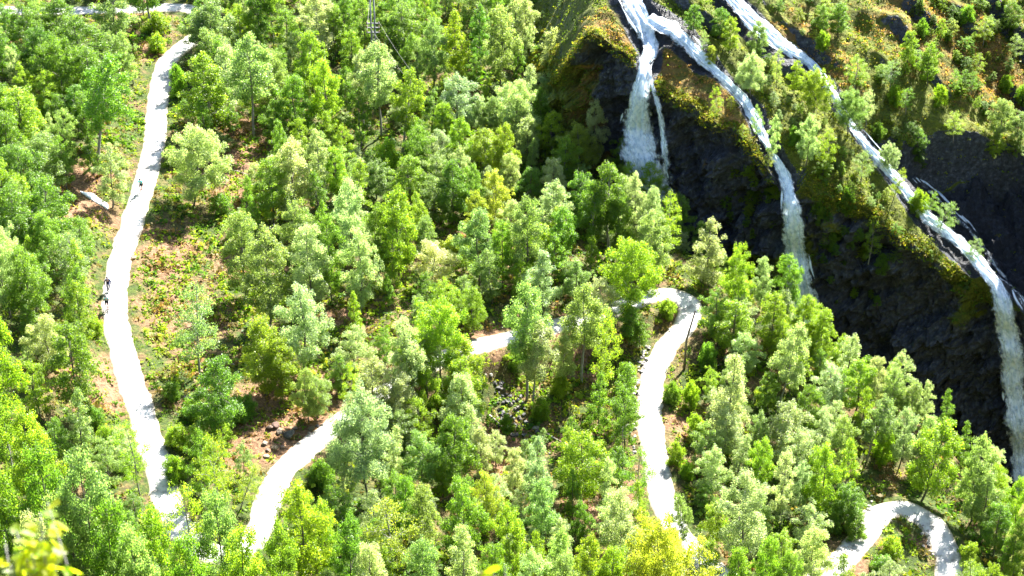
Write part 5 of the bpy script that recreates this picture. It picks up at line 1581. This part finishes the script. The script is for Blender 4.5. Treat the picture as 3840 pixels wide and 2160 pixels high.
def rider(loc, rz, label, top, legs, helmet, sleeves, slim=1.0, mirror=1):
    root = empty('person', loc, rz)
    J = []; E_ = []
    def add(p, r_, par=None):
        J.append(((p[0], p[1] * mirror, p[2]), r_)); i = len(J) - 1
        if par is not None: E_.append((par, i))
        return i
    pel = add((-.20, 0, 1.02), (.15 * slim, .12)); wai = add((-.10, 0, 1.16), (.13 * slim, .10), pel); che = add((.06, 0, 1.36), (.16 * slim, .115), wai)
    nb_ = add((.17, 0, 1.50), .06, che); nk = add((.21, 0, 1.56), .05, nb_); hd = add((.25, 0, 1.64), (.075, .09), nk); ht = add((.26, 0, 1.76), (.075, .09), hd)
    add((.335, 0, 1.655), .012, hd)          # nose
    arms_, legs_ = [], []
    for s in (1, -1):
        sh = add((.12, s * .19 * slim, 1.44), .062, che); el = add((.26, s * .33, 1.22), .046, sh); wr = add((.41, s * .30, 1.06), .030, el)
        pm = add((.45, s * .29, 1.045), (.038, .022), wr)
        for f_ in range(4):
            y0 = s * (.325 - .024 * f_)
            a1 = add((.475, y0, 1.055), .010, pm); a2 = add((.50, y0, 1.04), .009, a1); add((.49, y0, 1.012), .008, a2)
        th = add((.455, s * .262, 1.03), .011, pm); add((.475, s * .252, 1.01), .009, th)
        hp = add((-.18, s * .10, .98), .10 * slim, pel)
        up_ = s > 0
        kn = (.26, s * .13, .80) if not up_ else (.20, s * .13, .66)
        an = (-.10, s * .13, .50) if not up_ else (.06, s * .13, .26)
        ki = add(kn, .062, hp); ai = add(an, .040, ki); fi = add((an[0] + .15, an[1], an[2] - .05), .036, ai)
        arms_.append((sh, el, wr)); legs_.append((hp, ki, ai, fi))
    skin_body('body', J, E_, root, M_SKIN)
    j = lambda i: J[i][0]
    # clothing as its own pieces, a little wider than the body
    TJ = [(j(pel), (.165 * slim, .135)), (j(wai), (.15 * slim, .12)), (j(che), (.18 * slim, .135)), (j(nb_), .08)]; TE = [(0, 1), (1, 2), (2, 3)]
    for sh, el, wr in arms_:
        b = len(TJ); TJ.append((j(sh), .082)); TE.append((2, b))
        if sleeves == 'long': TJ += [(j(el), .062), (j(wr), .045)]; TE += [(b, b + 1), (b + 1, b + 2)]
        else:
            m_ = tuple(.5 * (x + y) for x, y in zip(j(sh), j(el))); TJ.append((m_, .066)); TE.append((b, b + 1))
    skin_body('jersey', TJ, TE, root, top)
    LJ = [(j(pel), (.172 * slim, .14))]; LE = []
    for hp, ki, ai, fi in legs_:
        b = len(LJ); LJ += [(j(hp), .118 * slim), (tuple(.25 * x + .75 * y for x, y in zip(j(hp), j(ki))), .085)]; LE += [(0, b), (b, b + 1)]
        if sleeves == 'long': LJ += [(j(ki), .078), (j(ai), .052)]; LE += [(b + 1, b + 2), (b + 2, b + 3)]
    skin_body('trousers' if sleeves == 'long' else 'shorts', LJ, LE, root, legs)
    for hp, ki, ai, fi in legs_:
        a = Vector(j(ai)); f_ = Vector(j(fi))
        MB().tube([a + Vector((-.06, 0, -.05)), a + Vector((0, 0, -.05)), f_, f_ + Vector((.07, 0, -.01))], [.03, .055, .048, .02], 8).build('shoe', M_BLACK, root)
    hc = Vector(j(ht)) + Vector((-.01, 0, -.02))
    bm = bmesh.new(); bmesh.ops.create_uvsphere(bm, u_segments=18, v_segments=10, radius=1)
    bmesh.ops.delete(bm, geom=[v for v in bm.verts if v.co.z < -.25], context='VERTS')
    for v in bm.verts:
        v.co = Vector((v.co.x * .150, v.co.y * .115, v.co.z * .105 + (.012 if abs(math.sin(v.co.x * 9)) > .7 else 0))) + hc
    me = bpy.data.meshes.new('helmet'); bm.to_mesh(me); bm.free(); me.materials.append(helmet)
    link('helmet', me, root)
    return tag(root, label, 'person', 'cyclists on the white road')

def cyclist(px, py, blabel, rlabel, *a, paint=M_FRAME1, turn=0.0, **kw):
    g = at_z(px, py, -131)
    i = np.argmin((ROAD[:, 0] - g[0]) ** 2 + (ROAD[:, 1] - g[1]) ** 2)
    off = (g[:2] - ROAD[i, :2]) @ SIDE[i]
    x, y = ROAD[i, :2] + SIDE[i] * np.clip(off, -1.2, 1.2)
    z = ROAD[i, 2] + .045
    t = T[i]                                    # road runs towards the camera here
    rz = math.atan2(t[1], t[0]) + turn
    bicycle((x, y, z), rz, blabel, paint).scale = (1.2, 1.2, 1.2)
    rider((x, y, z), rz, rlabel, *a, **kw).scale = (1.2, 1.2, 1.2)
cyclist(533, 728, 'bicycle of the lone rider farther up the white road', 'person in bright teal top and dark shorts riding alone on the road', M_TEAL, M_BLACK, M_HELM, 'short', paint=M_FRAME2, slim=.92)
cyclist(409, 1098, 'bicycle under the dark navy rider, upper of the pair', 'person in dark navy jacket and trousers, upper rider of the pair', M_NAVY, M_NAVY, M_HELM, 'long', mirror=-1)
cyclist(404, 1166, 'bicycle under the dark teal rider, lower of the pair', 'person in dark teal short-sleeved top, lower rider of the pair', M_DTEAL, M_BLACK, M_HELM, 'short', paint=M_FRAME2)

# ------------------------------------------------------------------ blurred sprigs close to the camera, rooted on the slope it stands on
def big_leaf():
    bm = bmesh.new()
    out = [(0, 0), (.25, .30), (.55, .36), (.82, .20), (1, 0), (.82, -.20), (.55, -.36), (.25, -.30)]
    mid = [bm.verts.new((t, 0, -.06 * math.sin(t * 3.14))) for t in (0, .25, .55, .82, 1)]
    L_ = [bm.verts.new((a, b, .06)) for a, b in out[1:4]]; R_ = [bm.verts.new((a, -b, .06)) for a, b in out[1:4]]
    for S_ in (L_, R_):
        bm.faces.new((mid[0], mid[1], S_[0])); bm.faces.new((mid[1], mid[2], S_[1], S_[0])); bm.faces.new((mid[2], mid[3], S_[2], S_[1])); bm.faces.new((mid[3], mid[4], S_[2]))
    me = bpy.data.meshes.new('leaf'); bm.to_mesh(me); bm.free()
    me.materials.append(M_LEAF)
    point_attr(me, 'tint', np.full(len(me.vertices), .6))
    return me
BIG_LEAF = big_leaf()
def sprig(tips, dist, label, nleaf, spread, seed):
    rd = random.Random(seed)
    P = [Vector(ray(*t) * dist) for t in tips]
    c = sum(P, Vector()) / len(P)
    gx_, gy_ = c.x, c.y
    gz_ = float(ground(np.array([gx_]), np.array([gy_]))[0])
    root = empty('sapling', (gx_, gy_, gz_))
    o = Vector((gx_, gy_, gz_))
    fork = Vector((0, 0, (c.z - gz_) * .55))
    MB().tube([(0, 0, -.1), fork * .5 + Vector((.05, .02, 0)), fork], [.035, .028, .02], 7).build('stem', M_BARK, root)
    for p_ in P:
        q = p_ - o
        m_ = fork.lerp(q, .5) + Vector((rd.gauss(0, .05), rd.gauss(0, .05), .04))
        MB().tube([fork, m_, q], [.014, .009, .004], 5).build('branch', M_BARK_PALE, root)
        for i in range(nleaf):
            t = rd.uniform(.35, 1.0)
            s = m_.lerp(q, (t - .35) / .65) + Vector((rd.gauss(0, spread), rd.gauss(0, spread), rd.gauss(0, spread)))
            l = link('leaf', BIG_LEAF, root)
            k_ = rd.uniform(.07, .12)
            l.scale = (k_, k_, k_)
            l.location = s
            l.rotation_euler = (rd.gauss(0, .6), rd.gauss(.2, .5), rd.uniform(0, 6.28))
            f = rd.uniform(.8, 1.15)
            g_ = rd.random(); l.color = ((.13 + .13 * g_) * f, (.22 + .05 * g_) * f, .010, 1)
    tag(root, label, 'sapling', 'saplings close to the camera')
sprig([(60, 1990), (120, 2080), (20, 2040), (150, 2020), (40, 2120), (100, 2150)], 11.0, 'out-of-focus leafy sapling in the bottom left corner', 26, .065, 1)
sprig([(178, 1885), (150, 1925)], 11.0, 'out-of-focus single leafy shoot above the corner sapling', 13, .030, 2)
sprig([(1895, 2118), (1850, 2130)], 12.0, 'out-of-focus yellow sprig at the bottom centre edge', 6, .02, 3)
